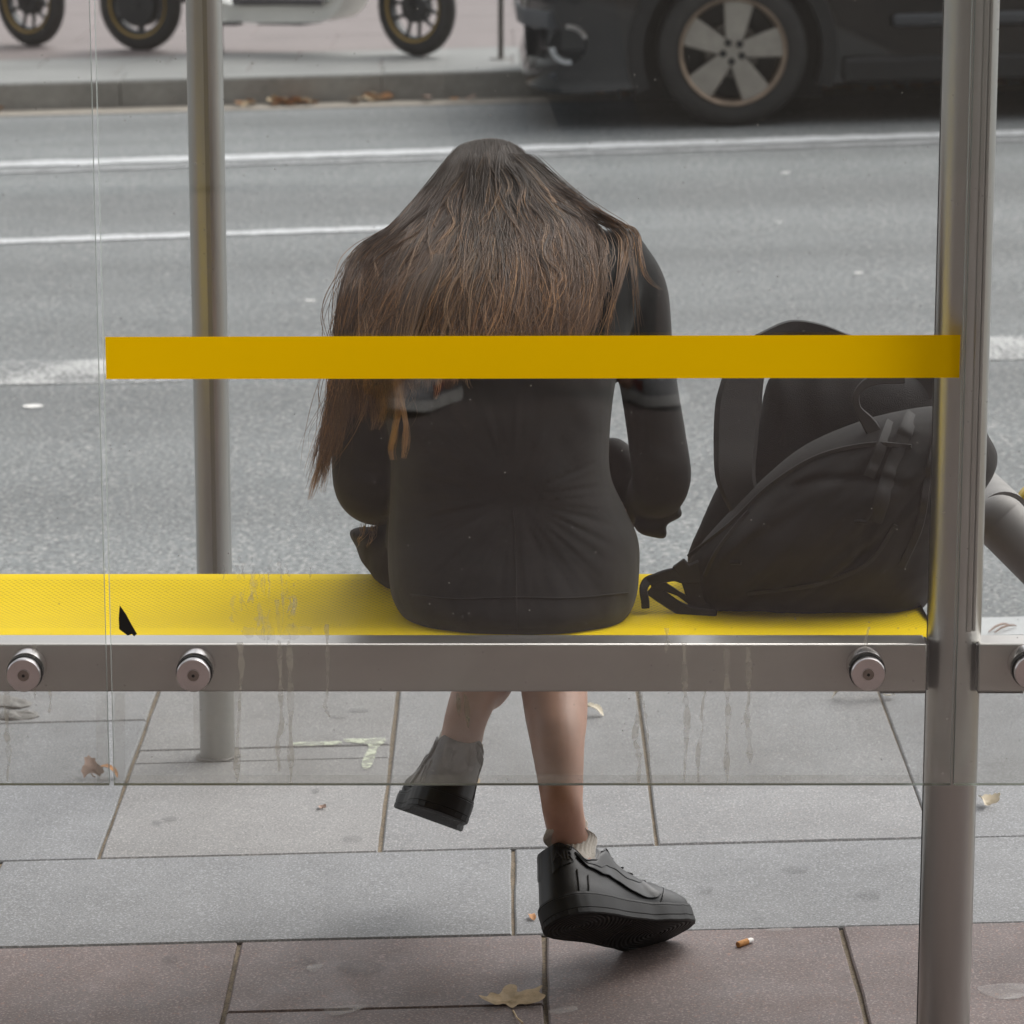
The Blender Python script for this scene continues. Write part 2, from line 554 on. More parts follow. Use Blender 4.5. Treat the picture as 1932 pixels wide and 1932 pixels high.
def make_edge_glass(c):
    m = bpy.data.materials.new('glass_edge'); m.use_nodes = True
    nt = m.node_tree; nt.nodes.clear()
    out = nd(m, 'ShaderNodeOutputMaterial')
    gl = nd(m, 'ShaderNodeBsdfGlossy'); gl.inputs['Roughness'].default_value = .25; gl.inputs['Color'].default_value = (.55, .62, .58, 1)
    df = nd(m, 'ShaderNodeBsdfDiffuse'); df.inputs[0].default_value = (*c, 1)
    mx = nd(m, 'ShaderNodeMixShader'); mx.inputs[0].default_value = .55
    lk(m, gl.outputs[0], mx.inputs[1]); lk(m, df.outputs[0], mx.inputs[2]); lk(m, mx.outputs[0], out.inputs[0])
    return m
MT['glass_edge'] = make_edge_glass((.20, .205, .15))
MT['glass_edge_lit'] = make_edge_glass((.60, .64, .62))  # upright edges: their bright highlight line is put into the paler colour

def make_film(name, col, alpha, sc=60, lo=.4, hi=.6):
    """thin dried stain: part transparent, part matt"""
    m = bpy.data.materials.new(name); m.use_nodes = True
    b = m.node_tree.nodes['Principled BSDF']
    b.inputs['Base Color'].default_value = (*col, 1); b.inputs['Roughness'].default_value = .8
    geo = nd(m, 'ShaderNodeNewGeometry')
    n = nd(m, 'ShaderNodeTexNoise'); n.inputs['Scale'].default_value = sc; n.inputs['Detail'].default_value = 5
    lk(m, geo.outputs['Position'], n.inputs['Vector'])
    mr = nd(m, 'ShaderNodeMapRange')
    mr.inputs['From Min'].default_value, mr.inputs['From Max'].default_value = lo, hi
    mr.inputs['To Min'].default_value, mr.inputs['To Max'].default_value = alpha * .35, alpha
    lk(m, n.outputs['Fac'], mr.inputs['Value']); lk(m, mr.outputs[0], b.inputs['Alpha'])
    return m
MT['drip'] = make_film('drip_film', (.86, .83, .70), .46)
MT['splash'] = make_film('splash_film', (.86, .86, .85), .30, 45, .42, .62)
MT['edge_dirt'] = make_film('edge_dirt', (.84, .83, .72), .26, 12)
MT['residue'] = make_film('residue', (.78, .78, .76), .20, 90, .45, .6)
MT['leaf_print'] = make_film('leaf_print', (.34, .34, .24), .65, 40)
MT['chalk_film'] = make_film('chalk_film', (.72, .76, .58), .62, 70, .44, .58)
MT['stain_film'] = make_film('stain_film', (.10, .10, .10), .24, 24, .4, .65)
MT['pale_film'] = make_film('pale_film', (.62, .61, .59), .45, 30, .45, .68)
MT['damp_film'] = make_film('damp_film', (.06, .06, .06), .8, 60, .40, .60)

def make_yellow_film():
    m = bpy.data.materials.new('yellow_vinyl'); m.use_nodes = True
    nt = m.node_tree; nt.nodes.clear()
    out = nd(m, 'ShaderNodeOutputMaterial')
    c = (.86, .50, .001, 1)
    df = nd(m, 'ShaderNodeBsdfDiffuse'); df.inputs[0].default_value = c
    tl = nd(m, 'ShaderNodeBsdfTranslucent'); tl.inputs[0].default_value = (.93, .56, .001, 1)
    mx = nd(m, 'ShaderNodeMixShader'); mx.inputs[0].default_value = .5
    lk(m, df.outputs[0], mx.inputs[1]); lk(m, tl.outputs[0], mx.inputs[2])
    lk(m, mx.outputs[0], out.inputs[0])
    return m
MT['yellow_film'] = make_yellow_film()

def make_seat():
    """yellow coated perforated sheet: rows of small punched holes"""
    m = mat('yellow_seat', (.74, .525, .004), .5, var=(5, .06), spec=.015)
    b = m.node_tree.nodes['Principled BSDF']
    src = b.inputs['Base Color'].links[0].from_socket
    geo = nd(m, 'ShaderNodeNewGeometry')
    sep = nd(m, 'ShaderNodeSeparateXYZ'); lk(m, geo.outputs['Position'], sep.inputs[0])
    px, py = .0080, .0075
    row = math_n(m, 'MULTIPLY', sep.outputs['Y'], 1 / py)
    shift = math_n(m, 'MULTIPLY', math_n(m, 'FLOOR', row), .5)
    fx = math_n(m, 'SUBTRACT', math_n(m, 'FRACT', math_n(m, 'ADD', math_n(m, 'MULTIPLY', sep.outputs['X'], 1 / px), shift)), .5)
    fy = math_n(m, 'SUBTRACT', math_n(m, 'FRACT', row), .5)
    d = math_n(m, 'SQRT', math_n(m, 'ADD', math_n(m, 'MULTIPLY', fx, fx), math_n(m, 'MULTIPLY', fy, fy)))
    hole = nd(m, 'ShaderNodeMapRange'); hole.inputs['From Min'].default_value, hole.inputs['From Max'].default_value = .27, .23
    hole.inputs['To Max'].default_value = .45
    lk(m, d, hole.inputs['Value'])
    # no holes along the two rims
    a = nd(m, 'ShaderNodeMapRange'); a.inputs['From Min'].default_value, a.inputs['From Max'].default_value = 4.36, 4.362
    lk(m, sep.outputs['Y'], a.inputs['Value'])
    c = nd(m, 'ShaderNodeMapRange'); c.inputs['From Min'].default_value, c.inputs['From Max'].default_value = 4.662, 4.660
    lk(m, sep.outputs['Y'], c.inputs['Value'])
    hf = math_n(m, 'MULTIPLY', hole.outputs[0], math_n(m, 'MULTIPLY', a.outputs[0], c.outputs[0]))
    mi = nd(m, 'ShaderNodeMix', data_type='RGBA')
    lk(m, hf, mi.inputs['Factor']); lk(m, src, mi.inputs['A']); mi.inputs['B'].default_value = (.10, .085, .04, 1)
    lk(m, mi.outputs['Result'], b.inputs['Base Color'])
    return m
MT['seat'] = make_seat()
MT['yellow_paint'] = mat('yellow_paint', (.66, .46, .03), .4)

def make_tread():
    m = mat('shoe_tread', (.017, .0145, .013), .7, var=(40, .3), speck=((120, .66, (.16, .11, .08), .5),), coord='obj')
    b = m.node_tree.nodes['Principled BSDF']
    tc = nd(m, 'ShaderNodeTexCoord')
    hs = []
    for cx, k in ((.045, 520.0), (.185, 480.0)):
        s = nd(m, 'ShaderNodeVectorMath', operation='SUBTRACT')
        s.inputs[1].default_value = (cx, 0, 0)
        lk(m, tc.outputs['Object'], s.inputs[0])
        f = nd(m, 'ShaderNodeVectorMath', operation='MULTIPLY'); f.inputs[1].default_value = (1, 1, 0)
        lk(m, s.outputs[0], f.inputs[0])
        l = nd(m, 'ShaderNodeVectorMath', operation='LENGTH'); lk(m, f.outputs[0], l.inputs[0])
        hs.append((l.outputs['Value'], math_n(m, 'SINE', math_n(m, 'MULTIPLY', l.outputs['Value'], k * 2.2))))
    near = math_n(m, 'LESS_THAN', hs[0][0], hs[1][0])
    mi = nd(m, 'ShaderNodeMix', data_type='FLOAT')
    lk(m, near, mi.inputs['Factor']); lk(m, hs[1][1], mi.inputs['A']); lk(m, hs[0][1], mi.inputs['B'])
    bp = nd(m, 'ShaderNodeBump'); bp.inputs['Strength'].default_value = .9; bp.inputs['Distance'].default_value = .0015
    lk(m, mi.outputs['Result'], bp.inputs['Height'])
    lk(m, bp.outputs[0], b.inputs['Normal'])
    return m
MT['tread'] = make_tread()

def make_hair(name, c0, c1, gold):
    m = bpy.data.materials.new(name); m.use_nodes = True
    nt = m.node_tree; nt.nodes.clear()
    out = nd(m, 'ShaderNodeOutputMaterial')
    hb = nd(m, 'ShaderNodeBsdfPrincipled')
    hb.inputs['Specular IOR Level'].default_value = .32
    hi = nd(m, 'ShaderNodeHairInfo')
    mp = nd(m, 'ShaderNodeMapRange'); mp.inputs['From Min'].default_value, mp.inputs['From Max'].default_value = .30, 1.0
    lk(m, hi.outputs['Intercept'], mp.inputs['Value'])
    rr = math_n(m, 'MULTIPLY', math_n(m, 'SUBTRACT', hi.outputs['Random'], .5), .5)
    fac = math_n(m, 'ADD', mp.outputs[0], rr, clamp=True)
    mi = nd(m, 'ShaderNodeMix', data_type='RGBA')
    lk(m, fac, mi.inputs['Factor']); mi.inputs['A'].default_value = (*c0, 1); mi.inputs['B'].default_value = (*c1, 1)
    r2 = nd(m, 'ShaderNodeMapRange'); r2.inputs['From Min'].default_value, r2.inputs['From Max'].default_value = .62, .95
    lk(m, hi.outputs['Random'], r2.inputs['Value'])
    geo = nd(m, 'ShaderNodeNewGeometry')
    n = nd(m, 'ShaderNodeTexNoise'); n.inputs['Scale'].default_value = 14; n.inputs['Detail'].default_value = 2
    lk(m, geo.outputs['Position'], n.inputs['Vector'])
    r3 = nd(m, 'ShaderNodeMapRange'); r3.inputs['From Min'].default_value, r3.inputs['From Max'].default_value = .40, .62
    r3.inputs['To Min'].default_value, r3.inputs['To Max'].default_value = .15, 1.0
    lk(m, n.outputs['Fac'], r3.inputs['Value'])
    g = math_n(m, 'MULTIPLY', math_n(m, 'MULTIPLY', r2.outputs[0], mp.outputs[0]), r3.outputs[0], clamp=True)
    m2 = nd(m, 'ShaderNodeMix', data_type='RGBA')
    lk(m, g, m2.inputs['Factor']); lk(m, mi.outputs['Result'], m2.inputs['A']); m2.inputs['B'].default_value = (*gold, 1)
    lk(m, m2.outputs['Result'], hb.inputs['Base Color'])
    hb.inputs['Roughness'].default_value = .42
    lk(m, hb.outputs[0], out.inputs[0])
    return m
MT['hair'] = make_hair('hair_strands', (.058, .040, .029), (.20, .118, .072), (.62, .32, .13))
MT['hair_tip'] = make_hair('hair_lock', (.075, .050, .034), (.48, .29, .16), (.60, .36, .18))
MT['hair_mass'] = mat('hair_mass', (.020, .0145, .011), .6, var=(30, .3))

# ================================================================== THE STREET
ROLL = Matrix.Rotation(-math.atan(G), 3, 'Y')
ROAD = -0.12                                # road surface below the pavement
Y_RED = on_ground(966, 1763).y              # joint between red and grey slabs
Y_A = on_ground(966, 1600).y                # joint behind the long grey slab
Y_B = on_ground(966, 1402).y
Y_KERB = on_ground(966, 1222).y             # back of the near kerb stones
Y_EDGE = on_ground(966, 1186).y             # near kerb line, then the drop to the road
Y_FAR = on_ground(500, 197, ROAD).y         # face of the far kerb

def sheet(name, x0, x1, y0, y1, base, m, parent=None, kind='structure', nx=1, ny=1):
    b = MB()
    xs = [x0 + (x1 - x0) * i / nx for i in range(nx + 1)]
    ys = [y0 + (y1 - y0) * j / ny for j in range(ny + 1)]
    v_ = [(x, y, gz(x, base)) for y in ys for x in xs]
    f_ = [(j * (nx + 1) + i, j * (nx + 1) + i + 1, (j + 1) * (nx + 1) + i + 1, (j + 1) * (nx + 1) + i) for j in range(ny) for i in range(nx)]
    b.add(v_, f_)
    o = b.build(name, m, parent, smooth=False, fix=False)
    if kind: o['kind'] = kind
    return o

pavement = sheet('pavement', -60, 60, -45, Y_EDGE - .002, -.006, MT['sand'])
slab_mesh = {}

def slab(x0, x1, y0, y1, m, parent, gx=.0035, gy=.0016, base=0.0, th=.05, name='paving_slab'):
    """one stone: shared unit mesh is not used, every slab keeps its own slightly worn outline"""
    w, d = (x1 - x0) - 2 * gx, (y1 - y0) - 2 * gy
    b = MB()
    N = 6
    def j(a): return random.uniform(-a, a)
    ch = .0025
    ring = []
    for k in range(N): ring.append((-w / 2 + w * k / N, -d / 2 + j(.0007)))
    for k in range(N): ring.append((w / 2 + j(.0012), -d / 2 + d * k / N))
    for k in range(N): ring.append((w / 2 - w * k / N, d / 2 + j(.0007)))
    for k in range(N): ring.append((-w / 2 + j(.0012), d / 2 - d * k / N))
    n = len(ring)
    top = [Vector((x * (1 - 2 * ch / w), y * (1 - 2 * ch / d), 0)) for x, y in ring]
    mid = [Vector((x, y, -ch)) for x, y in ring]
    bot = [Vector((x, y, -th)) for x, y in ring]
    b.add(top + mid + bot, [tuple(range(n))] + [(k, (k + 1) % n, n + (k + 1) % n, n + k) for k in range(n)]
          + [(n + k, n + (k + 1) % n, 2 * n + (k + 1) % n, 2 * n + k) for k in range(n)])
    o = b.build(name, m, parent, smooth=False)
    cx, cy = (x0 + x1) / 2, (y0 + y1) / 2
    o.location = (cx, cy, gz(cx, base) + random.uniform(-.0009, .0004))
    o.rotation_euler = (random.uniform(-.001, .001), -math.atan(G) + random.uniform(-.001, .001), 0)
    return o

def row(xs, y0, y1, mats, parent=pavement, **kw):
    for i in range(len(xs) - 1):
        slab(xs[i], xs[i + 1], y0, y1, mats[i % len(mats)], parent, **kw)

def gx_at(x, y): return on_ground(x, y).x
# red row: joints read at the grey/red line
xr = [gx_at(x, 1763) for x in (455, 1026, 1591)]
wr = (xr[2] - xr[0]) / 2
xs_red = [xr[0] - 3 * wr, xr[0] - 2 * wr, xr[0] - wr, xr[0], xr[1], xr[2], xr[2] + wr, xr[2] + 2 * wr]
Y_R2 = on_ground(740, 1901).y
for i in range(len(xs_red) - 1):
    if i == 3:       # this slab is split by a cross joint
        slab(xs_red[i], xs_red[i + 1], Y_R2, Y_RED, MT['red_stone'], pavement, gx=.0034)
        slab(xs_red[i], xs_red[i + 1], Y_R2 - .28, Y_R2, MT['red_stone'], pavement, gx=.0034)
    else:
        slab(xs_red[i], xs_red[i + 1], Y_RED - .40, Y_RED, MT['red_stone'], pavement, gx=.0034)
sheet('paving_field', -60, 60, -45, Y_RED - .405, -.003, MT['red_stone'], parent=pavement, kind=None)
xa = gx_at(968, 1763)
wa = gx_at(968, 1763) - gx_at(-60, 1763)
row([xa - 2 * wa, xa - wa, xa, xa + wa, xa + 2 * wa], Y_RED, Y_A, [MT['granite_blue']], gx=.0025)
xb = [gx_at(x, 1600) for x in (192, 717, 1241, 1768)]
wb = xb[1] - xb[0]
xs_b = [xb[0] - 2 * wb, xb[0] - wb] + xb + [xb[3] + wb, xb[3] + 2 * wb]
mb_ = [MT['granite'], MT['granite_blue'], MT['granite_warm'], MT['granite'], MT['granite'], MT['granite_blue'], MT['granite']]
Y_POLE0, Y_POLE1 = on_ground(330, 1438).y, on_ground(330, 1414).y
for i in range(len(xs_b) - 1):
    x0, x1 = xs_b[i], xs_b[i + 1]
    if i == 2:       # the pole's footing splits this slab into a front piece, a mortar strip and a back piece
        slab(x0, x1, Y_A, Y_POLE0, MT['granite_warm'], pavement, gx=.003)
        slab(x0, x1, Y_POLE0, Y_POLE1, MT['granite_warm'], pavement, gx=.003, base=-.001)
        slab(x0, x1, Y_POLE1, Y_KERB, MT['granite_warm'], pavement, gx=.003)
    elif i == 1:
        y_j = on_ground(250, 1358).y
        slab(x0, x1, Y_A, y_j, MT['granite_blue'], pavement, gx=.0025)
        slab(x0, x1, y_j, Y_KERB, MT['granite'], pavement, gx=.004)
    else:
        y_j = (Y_A + Y_KERB) / 2 + .1
        slab(x0, x1, Y_A, Y_KERB, mb_[i], pavement, gx=.0033 if i < 4 else .002)
xk = -4.0
while xk < 4:
    slab(xk, xk + 1.0, Y_KERB, Y_EDGE, MT['kerb_near'], pavement, gx=.002, th=.2, name='kerb_stone')
    xk += 1.0

road = sheet('road', -60, 60, Y_EDGE - .05, Y_FAR + .4, ROAD, MT['asphalt'])

def strip(name, pts_lo, pts_hi, base, m, parent, n=24, rag=0.0):
    """a painted strip between two picture lines lying on the road"""
    b = MB(); v_, f_ = [], []
    for i in range(n + 1):
        t = i / n
        for (p, q) in (pts_lo, pts_hi):
            x, y = p[0] + (q[0] - p[0]) * t, p[1] + (q[1] - p[1]) * t
            g_ = on_ground(x, y, base)
            v_.append((g_.x, g_.y + random.uniform(-rag, rag), gz(g_.x, base)))
    for i in range(n):
        f_.append((2 * i, 2 * i + 2, 2 * i + 3, 2 * i + 1))
    b.add(v_, f_)
    return b.build(name, m, parent, smooth=False, fix=False)

P1 = ROAD + .004
strip('lane_marking', ((-700, 338), (2600, 233)), ((-700, 327), (2600, 224)), P1, MT['white_paint'], road, 90, .018)
strip('lane_marking', ((-700, 349), (2600, 243)), ((-700, 344.5), (2600, 238.5)), P1, MT['worn_line'], road, 90, .018)
strip('lane_marking', ((-700, 484), (745, 433)), ((-700, 474), (745, 425.5)), P1, MT['white_paint'], road, 60, .012)
strip('faded_band', ((-900, 750), (2800, 655)), ((-900, 706), (2800, 611)), P1, MT['worn_paint'], road, 40, .01)
# ---- far pavement
far_pave = sheet('far_pavement', -60, 60, Y_FAR + .30, 60, .0, MT['far_red'])
Y_FG = on_ground(700, 97).y                # grey strip ends, red paving starts
ks = -9.0
while ks < 9:
    slab(ks, ks + 1.2, Y_FAR, Y_FAR + .30, MT['kerb'], far_pave, gx=.0025, gy=0.0, base=.002, th=.2, name='kerb_stone')
    slab(ks, ks + 1.2, Y_FAR + .012, Y_FAR + .298, MT['far_grey'], far_pave, gx=.004, gy=0.0, base=.007, th=.006, name='kerb_top')
    ks += 1.2
for i in range(-14, 15):
    for r_ in range(2):
        d_ = (Y_FG - Y_FAR - .30) / 2
        slab(i * .62 + r_ * .2, i * .62 + .62 + r_ * .2, Y_FAR + .30 + r_ * d_, Y_FAR + .30 + (r_ + 1) * d_, MT['far_grey'], far_pave, gx=.004, gy=.004, base=.006, th=.012)
for i in range(-9, 10):
    for r_ in range(5):
        slab(i * .9 + (r_ % 2) * .45, i * .9 + .9 + (r_ % 2) * .45, Y_FG + r_ * .9, Y_FG + r_ * .9 + .9, MT['far_red'], far_pave, gx=.004, gy=.004, base=.006, th=.012)

# ================================================================== UNSEEN HOUSE, ADDED BEHIND THE CAMERA FOR SHADE AND DARKER REFLECTIONS
unseen_house = thing('building', 'unseen stone fronted building added behind the camera for shade and reflections in the shelter glass', 'building', (0, -4.2, 0))
H0 = unseen_house.location.copy()
YF = -4.2
wall_bays = []
bw = MB()
for k in range(-7, 8):
    bw.box((k * 3.4 + 1.7, YF - .3, 7), (1.5, .6, 14))
for z, h in ((3.55, .9), (7.0, 1.1), (10.4, 1.1), (13.6, .9)):
    for k in range(-7, 8):
        bw.box((k * 3.4, YF - .32, z), (1.9, .56, h))
bw.build('wall', mat('facade_stone', (.15, .135, .12), .85, var=(1.5, .12), bump=((30, .3, .01),)), unseen_house, H0, smooth=False)
for k in range(-7, 8):
    MB().box((k * 3.4, YF - .25, .65), (1.9, .5, 1.3)).build('plinth', bpy.data.materials['facade_stone'], unseen_house, H0, smooth=False)
    for z0_, z1_ in ((1.3, 3.1), (4.0, 6.45), (7.55, 9.85), (10.95, 13.15)):
        f_ = MB().box((k * 3.4, YF - .42, (z0_ + z1_) / 2), (1.9, .04, z1_ - z0_)).build('window', mat('house_glass', (.03, .032, .035), .08) if k == -7 and z0_ == 1.3 else bpy.data.materials['house_glass'], unseen_house, H0, smooth=False)
        MB().box((k * 3.4, YF - .38, (z0_ + z1_) / 2), (.06, .05, z1_ - z0_)).build('window_bar', MT['dark_metal'], f_, H0, smooth=False)
MB().box((0, YF - 5, 7), (51, 8.6, 14)).build('house_body', bpy.data.materials['facade_stone'], unseen_house, H0, smooth=False)

# ================================================================== BUS SHELTER
GY = 4.19                                   # street-side... the face of the glass turned to the camera
GT = 0.010
shelter = thing('bus_shelter', 'steel and glass bus shelter back wall with a yellow safety stripe across its middle pane', 'bus shelter',
                (at(1790, 1300, GY).x, GY + .06, 0))
SO = shelter.location.copy()
RY = GY + .036                              # front face of the rail
z_rt, z_rb = at(966, 1215, RY).z, at(966, 1305.5, RY).z
RD = .045
PC = RY + .032                              # centre line of the rear posts
x_pl, x_pr = at(1739, 1700, PC - .01).x, at(1838, 1700, PC - .01).x
pr = (x_pr - x_pl) / 2
pxc = (x_pl + x_pr) / 2
Z_TOP = 2.45

def post_mesh(r, zb, zt, c, groove=True, n=48):
    b = MB()
    prof = []
    for k in range(n):
        a = 2 * PI * k / n
        rr = r
        prof.append((c.x + rr * math.cos(a), c.y + rr * math.sin(a)))
    b.loft([[Vector((x, y, z)) for x, y in prof] for z in (zb, .25, .5, 1.0, 1.6, zt)])
    return b
p = post_mesh(pr, gz(pxc) - .02, Z_TOP, Vector((pxc, PC, 0))).build('post', MT['steel'], shelter, SO)
g_ = MB().box((x_pl - .0004, PC + .004, 1.2), (.0008, .004, 2.4))
g_.build('gasket', MT['gasket'], p, SO, smooth=False)
# slim flange strips that run the height of the post
for dx, w_, dy in ((pr * .42, .006, -.0), (pr * .62, .004, 0.0)):
    yy_ = PC - math.sqrt(max(pr * pr - dx * dx, 0)) - .001
    MB().box((pxc + dx, yy_, (z_rt + .01 + Z_TOP) / 2), (w_, .004, Z_TOP - z_rt - .02)).build('flange', MT['steel'], p, SO, smooth=False, bevel=.001)
# front pole (street side)
fp = on_ground(411, 1426)
fr_ = 67 / 2 / scale_at(Vector((fp.x, fp.y, .4)))
fpole = post_mesh(fr_, gz(fp.x) - .02, Z_TOP, Vector((fp.x, fp.y, 0))).build('front_pole', MT['steel'], shelter, SO)
MB().box((fp.x + .0035, fp.y - fr_ - .0005, 1.3), (.007, .005, 2.2)).build('slot_strip', mat('slot_strip', (.30, .285, .25), .45, .8), fpole, SO, smooth=False)
# a collar of mortar round the pole's foot
mb = MB()
ringv = []
for k in range(22):
    a = 2 * PI * k / 22
    rr = fr_ * random.uniform(1.03, 1.22)
    ringv.append((fp.x + rr * math.cos(a) * 1.2, fp.y + rr * math.sin(a)))
mb.loft([[Vector((x, y, gz(x) + .0005)) for x, y in ringv],
         [Vector((fp.x + (x - fp.x) * .8, fp.y + (y - fp.y) * .8, gz(x) + .002 + random.uniform(0, .002))) for x, y in ringv],
         [Vector((fp.x + (x - fp.x) * .5, fp.y + (y - fp.y) * .5, gz(x) + .004)) for x, y in ringv]])
mb.build('footing', MT['mortar'], shelter, SO, smooth=True, angle=25)

# rails
xr0, xr1 = at(1748, 1260, RY).x, at(1846, 1260, RY).x
def rail(x0, x1):
    b = MB().box(((x0 + x1) / 2, RY + RD / 2, (z_rt + z_rb) / 2), (x1 - x0, RD, z_rt - z_rb))
    o = b.build('rail', MT['steel_rail'], shelter, SO, smooth=True, bevel=.0022)
    return o
rl = rail(-2.6, xr0)
rail(xr1, 1.9)
for xx, s in ((xr0, -1), (xr1, 1)):         # blackened end gaskets and the lip under the rail end
    MB().box((xx - s * .0015, RY + RD / 2, (z_rt + z_rb) / 2), (.003, RD - .006, z_rt - z_rb - .004)).build('end_cap', MT['gasket'], rl, SO, smooth=False)
    MB().box((xx + s * .028, RY + RD / 2, z_rb - .0012), (.055, RD - .004, .0024)).build('bracket_plate', MT['dark_metal'], rl, SO, smooth=False)

# glass panes
zb = at(966, 1482, GY).z
zt_ = 2.2
def gx_px(x, y): return at(x, y, GY).x
pane_x = [(-2.5, gx_px(205.5, 1470)), (gx_px(214.5, 1470), gx_px(1794.5, 1470)), (gx_px(1799.5, 1470), 1.9)]
panes = []
for x0, x1 in pane_x:
    b = MB()
    x0b, x1b = x0, x1
    v_ = [(x0, GY, zb), (x1, GY, zb), (x1, GY, zt_), (x0, GY, zt_), (x0, GY + GT, zb), (x1, GY + GT, zb), (x1, GY + GT, zt_), (x0, GY + GT, zt_)]
    b.add(v_, [(0, 1, 2, 3), (5, 4, 7, 6)], 0)
    b.add(v_, [(1, 0, 4, 5), (3, 2, 6, 7)], 1)
    b.add(v_, [(2, 1, 5, 6), (0, 3, 7, 4)], 2)
    panes.append(b.build('glass_pane', [MT['glass'], MT['glass_edge'], MT['glass_edge_lit']], shelter, SO, smooth=False, fix=False))

# yellow vinyl stripe on the middle pane
zs0, zs1 = at(966, 714, GY).z, at(966, 633.5, GY).z
sx0, sx1 = gx_px(199.5, 675), gx_px(1811, 675)
ZS = [(sx0, zs0 - .0008), (sx1, zs0 + .0008), (sx1, zs1 + .0012), (sx0, zs1 - .0012)]
MB().add([(x, GY - .0005, z) for x, z in ZS], [(0, 1, 2, 3)]).build('yellow_stripe', MT['yellow_film'], panes[1], SO, smooth=False)

def decal(name, pts, m, pane, per=1, smooth=False, lift=.0005):
    """a film on the pane's near face, outline in picture units"""
    if per > 1: pts = [tuple(p) for p in catmull(pts, per, True)]
    poly = [at(x, y, GY - lift) for x, y in pts]
    return MB().add(poly, [tuple(range(len(poly)))]).build(name, m, panes[pane], SO, smooth=False, fix=False)

def drip(pts, w, pane, m='drip'):
    c = catmull(pts, 6)
    n = len(c)
    L, R_ = [], []
    for i, (x, y) in enumerate(c):
        ww = w * (.75 + .35 * math.sin(i * .9 + x)) / 2
        if i > n - 4: ww *= (n - i) / 4 + .2
        xx = x + random.uniform(-.8, .8)
        L.append((xx - ww, y)); R_.append((xx + ww, y))
    b = MB()
    lift = .0006
    b.add([at(x, y, GY - lift) for x, y in L] + [at(x, y, GY - lift) for x, y in R_], [(i, i + 1, n + i + 1, n + i) for i in range(n - 1)])
    return b.build('drip_stain', MT[m], panes[pane], SO, smooth=False, fix=False)

for pts, w in (
    (((453, 1212), (456, 1260), (453, 1310), (448, 1400), (447, 1475)), 13), (((527, 1208), (529, 1300), (531, 1370), (524, 1400), (527, 1455)), 10),
    (((545, 1210), (548, 1300), (548, 1400), (549, 1476)), 13), (((616, 1178), (618, 1240), (617, 1310), (613, 1332), (621, 1353)), 9),
    (((1207, 1305), (1204, 1350), (1198, 1392), (1206, 1430), (1205, 1476)), 12), (((1214, 1322), (1221, 1380), (1225, 1440), (1230, 1478)), 6),
    (((1291, 1212), (1292, 1300), (1297, 1345), (1294, 1400), (1291, 1476)), 13), (((1331, 1302), (1324, 1340), (1326, 1370), (1317, 1420), (1318, 1476)), 9),
    (((1371, 1225), (1372, 1300), (1374, 1350), (1371, 1400), (1372, 1478)), 12), (((1412, 1220), (1413, 1310), (1409, 1345), (1413, 1390), (1415, 1440)), 13),
    (((1258, 1185), (1259, 1214), (1256, 1232)), 9), (((1640, 1183), (1634, 1204), (1633, 1228)), 7)):
    drip(pts, w, 1)
for pts, w in ((((13, 1305), (13, 1380), (17, 1420), (14, 1475)), 12), (((94, 1302), (95, 1330), (92, 1345)), 6), (((64, 1215), (66, 1290), (66, 1320)), 7)):
    drip(pts, w, 0)
# streaky splash on the pane over the yellow seat
for _ in range(46):
    x = random.gauss(512, 42); y0 = random.uniform(1050, 1190); l_ = random.uniform(10, 55) * (1.3 if abs(x - 500) < 40 else .7)
    if y0 + l_ > 1225: l_ = 1225 - y0
    drip(((x, y0), (x + random.uniform(-5, 5), y0 + l_ * .5), (x + random.uniform(-8, 8), y0 + l_)), random.uniform(2.5, 9), 1, 'splash')
for x, y, r_ in ((470, 1192, 15), (505, 1196, 22), (548, 1194, 20), (575, 1190, 14), (492, 1170, 12)):
    decal('splash_stain', [(x + r_ * random.uniform(.6, 1.3) * math.cos(a), y + r_ * random.uniform(.4, .9) * math.sin(a)) for a in np.linspace(0, 2 * PI, 12)[:-1]], MT['splash'], 1, 3)
# dirty borders along the pane edges
decal('dirt_band', [(216, 1306), (236, 1306), (236, 1478), (216, 1478)], MT['edge_dirt'], 1)
decal('dirt_band', [(180, 1306), (203, 1306), (204, 1476), (183, 1476)], MT['edge_dirt'], 0)
decal('dirt_band', [(365, 1306), (455, 1306), (455, 1430), (450, 1478), (330, 1478), (365, 1440)], MT['edge_dirt'], 1)
decal('dirt_band', [(240, 1462), (1735, 1462), (1735, 1479), (240, 1479)], MT['edge_dirt'], 1)
# sticker residue, dried leaf prints, scrap of black tape
decal('sticker_residue', [(836, 1402), (897, 1404), (900, 1446), (884, 1462), (836, 1450)], MT['residue'], 1)
for q in (((834, 1400), (900, 1403), (900, 1405), (834, 1402)), ((888, 1405), (890, 1405), (890, 1448), (888, 1448)), ((840, 1445), (890, 1447), (890, 1449), (840, 1447))):
    decal('sticker_edge', q, MT['residue'], 1)
decal('leaf_print', [(861, 1309), (867, 1312), (870, 1330), (867, 1351), (862, 1340)], MT['leaf_print'], 1, 4)
decal('leaf_print', [(875, 1310), (882, 1318), (887, 1340), (884, 1374), (877, 1350)], MT['leaf_print'], 1, 4)
MB().prism([at(x, y, GY - .0004) for x, y in ((226, 1142), (238, 1159), (247, 1176), (258.5, 1196), (253, 1200.5), (249, 1196), (241, 1199), (233, 1193), (225, 1187), (224, 1166))],
           (0, -.0006, 0)).build('tape_scrap', MT['black_tape'], panes[1], SO, smooth=False)

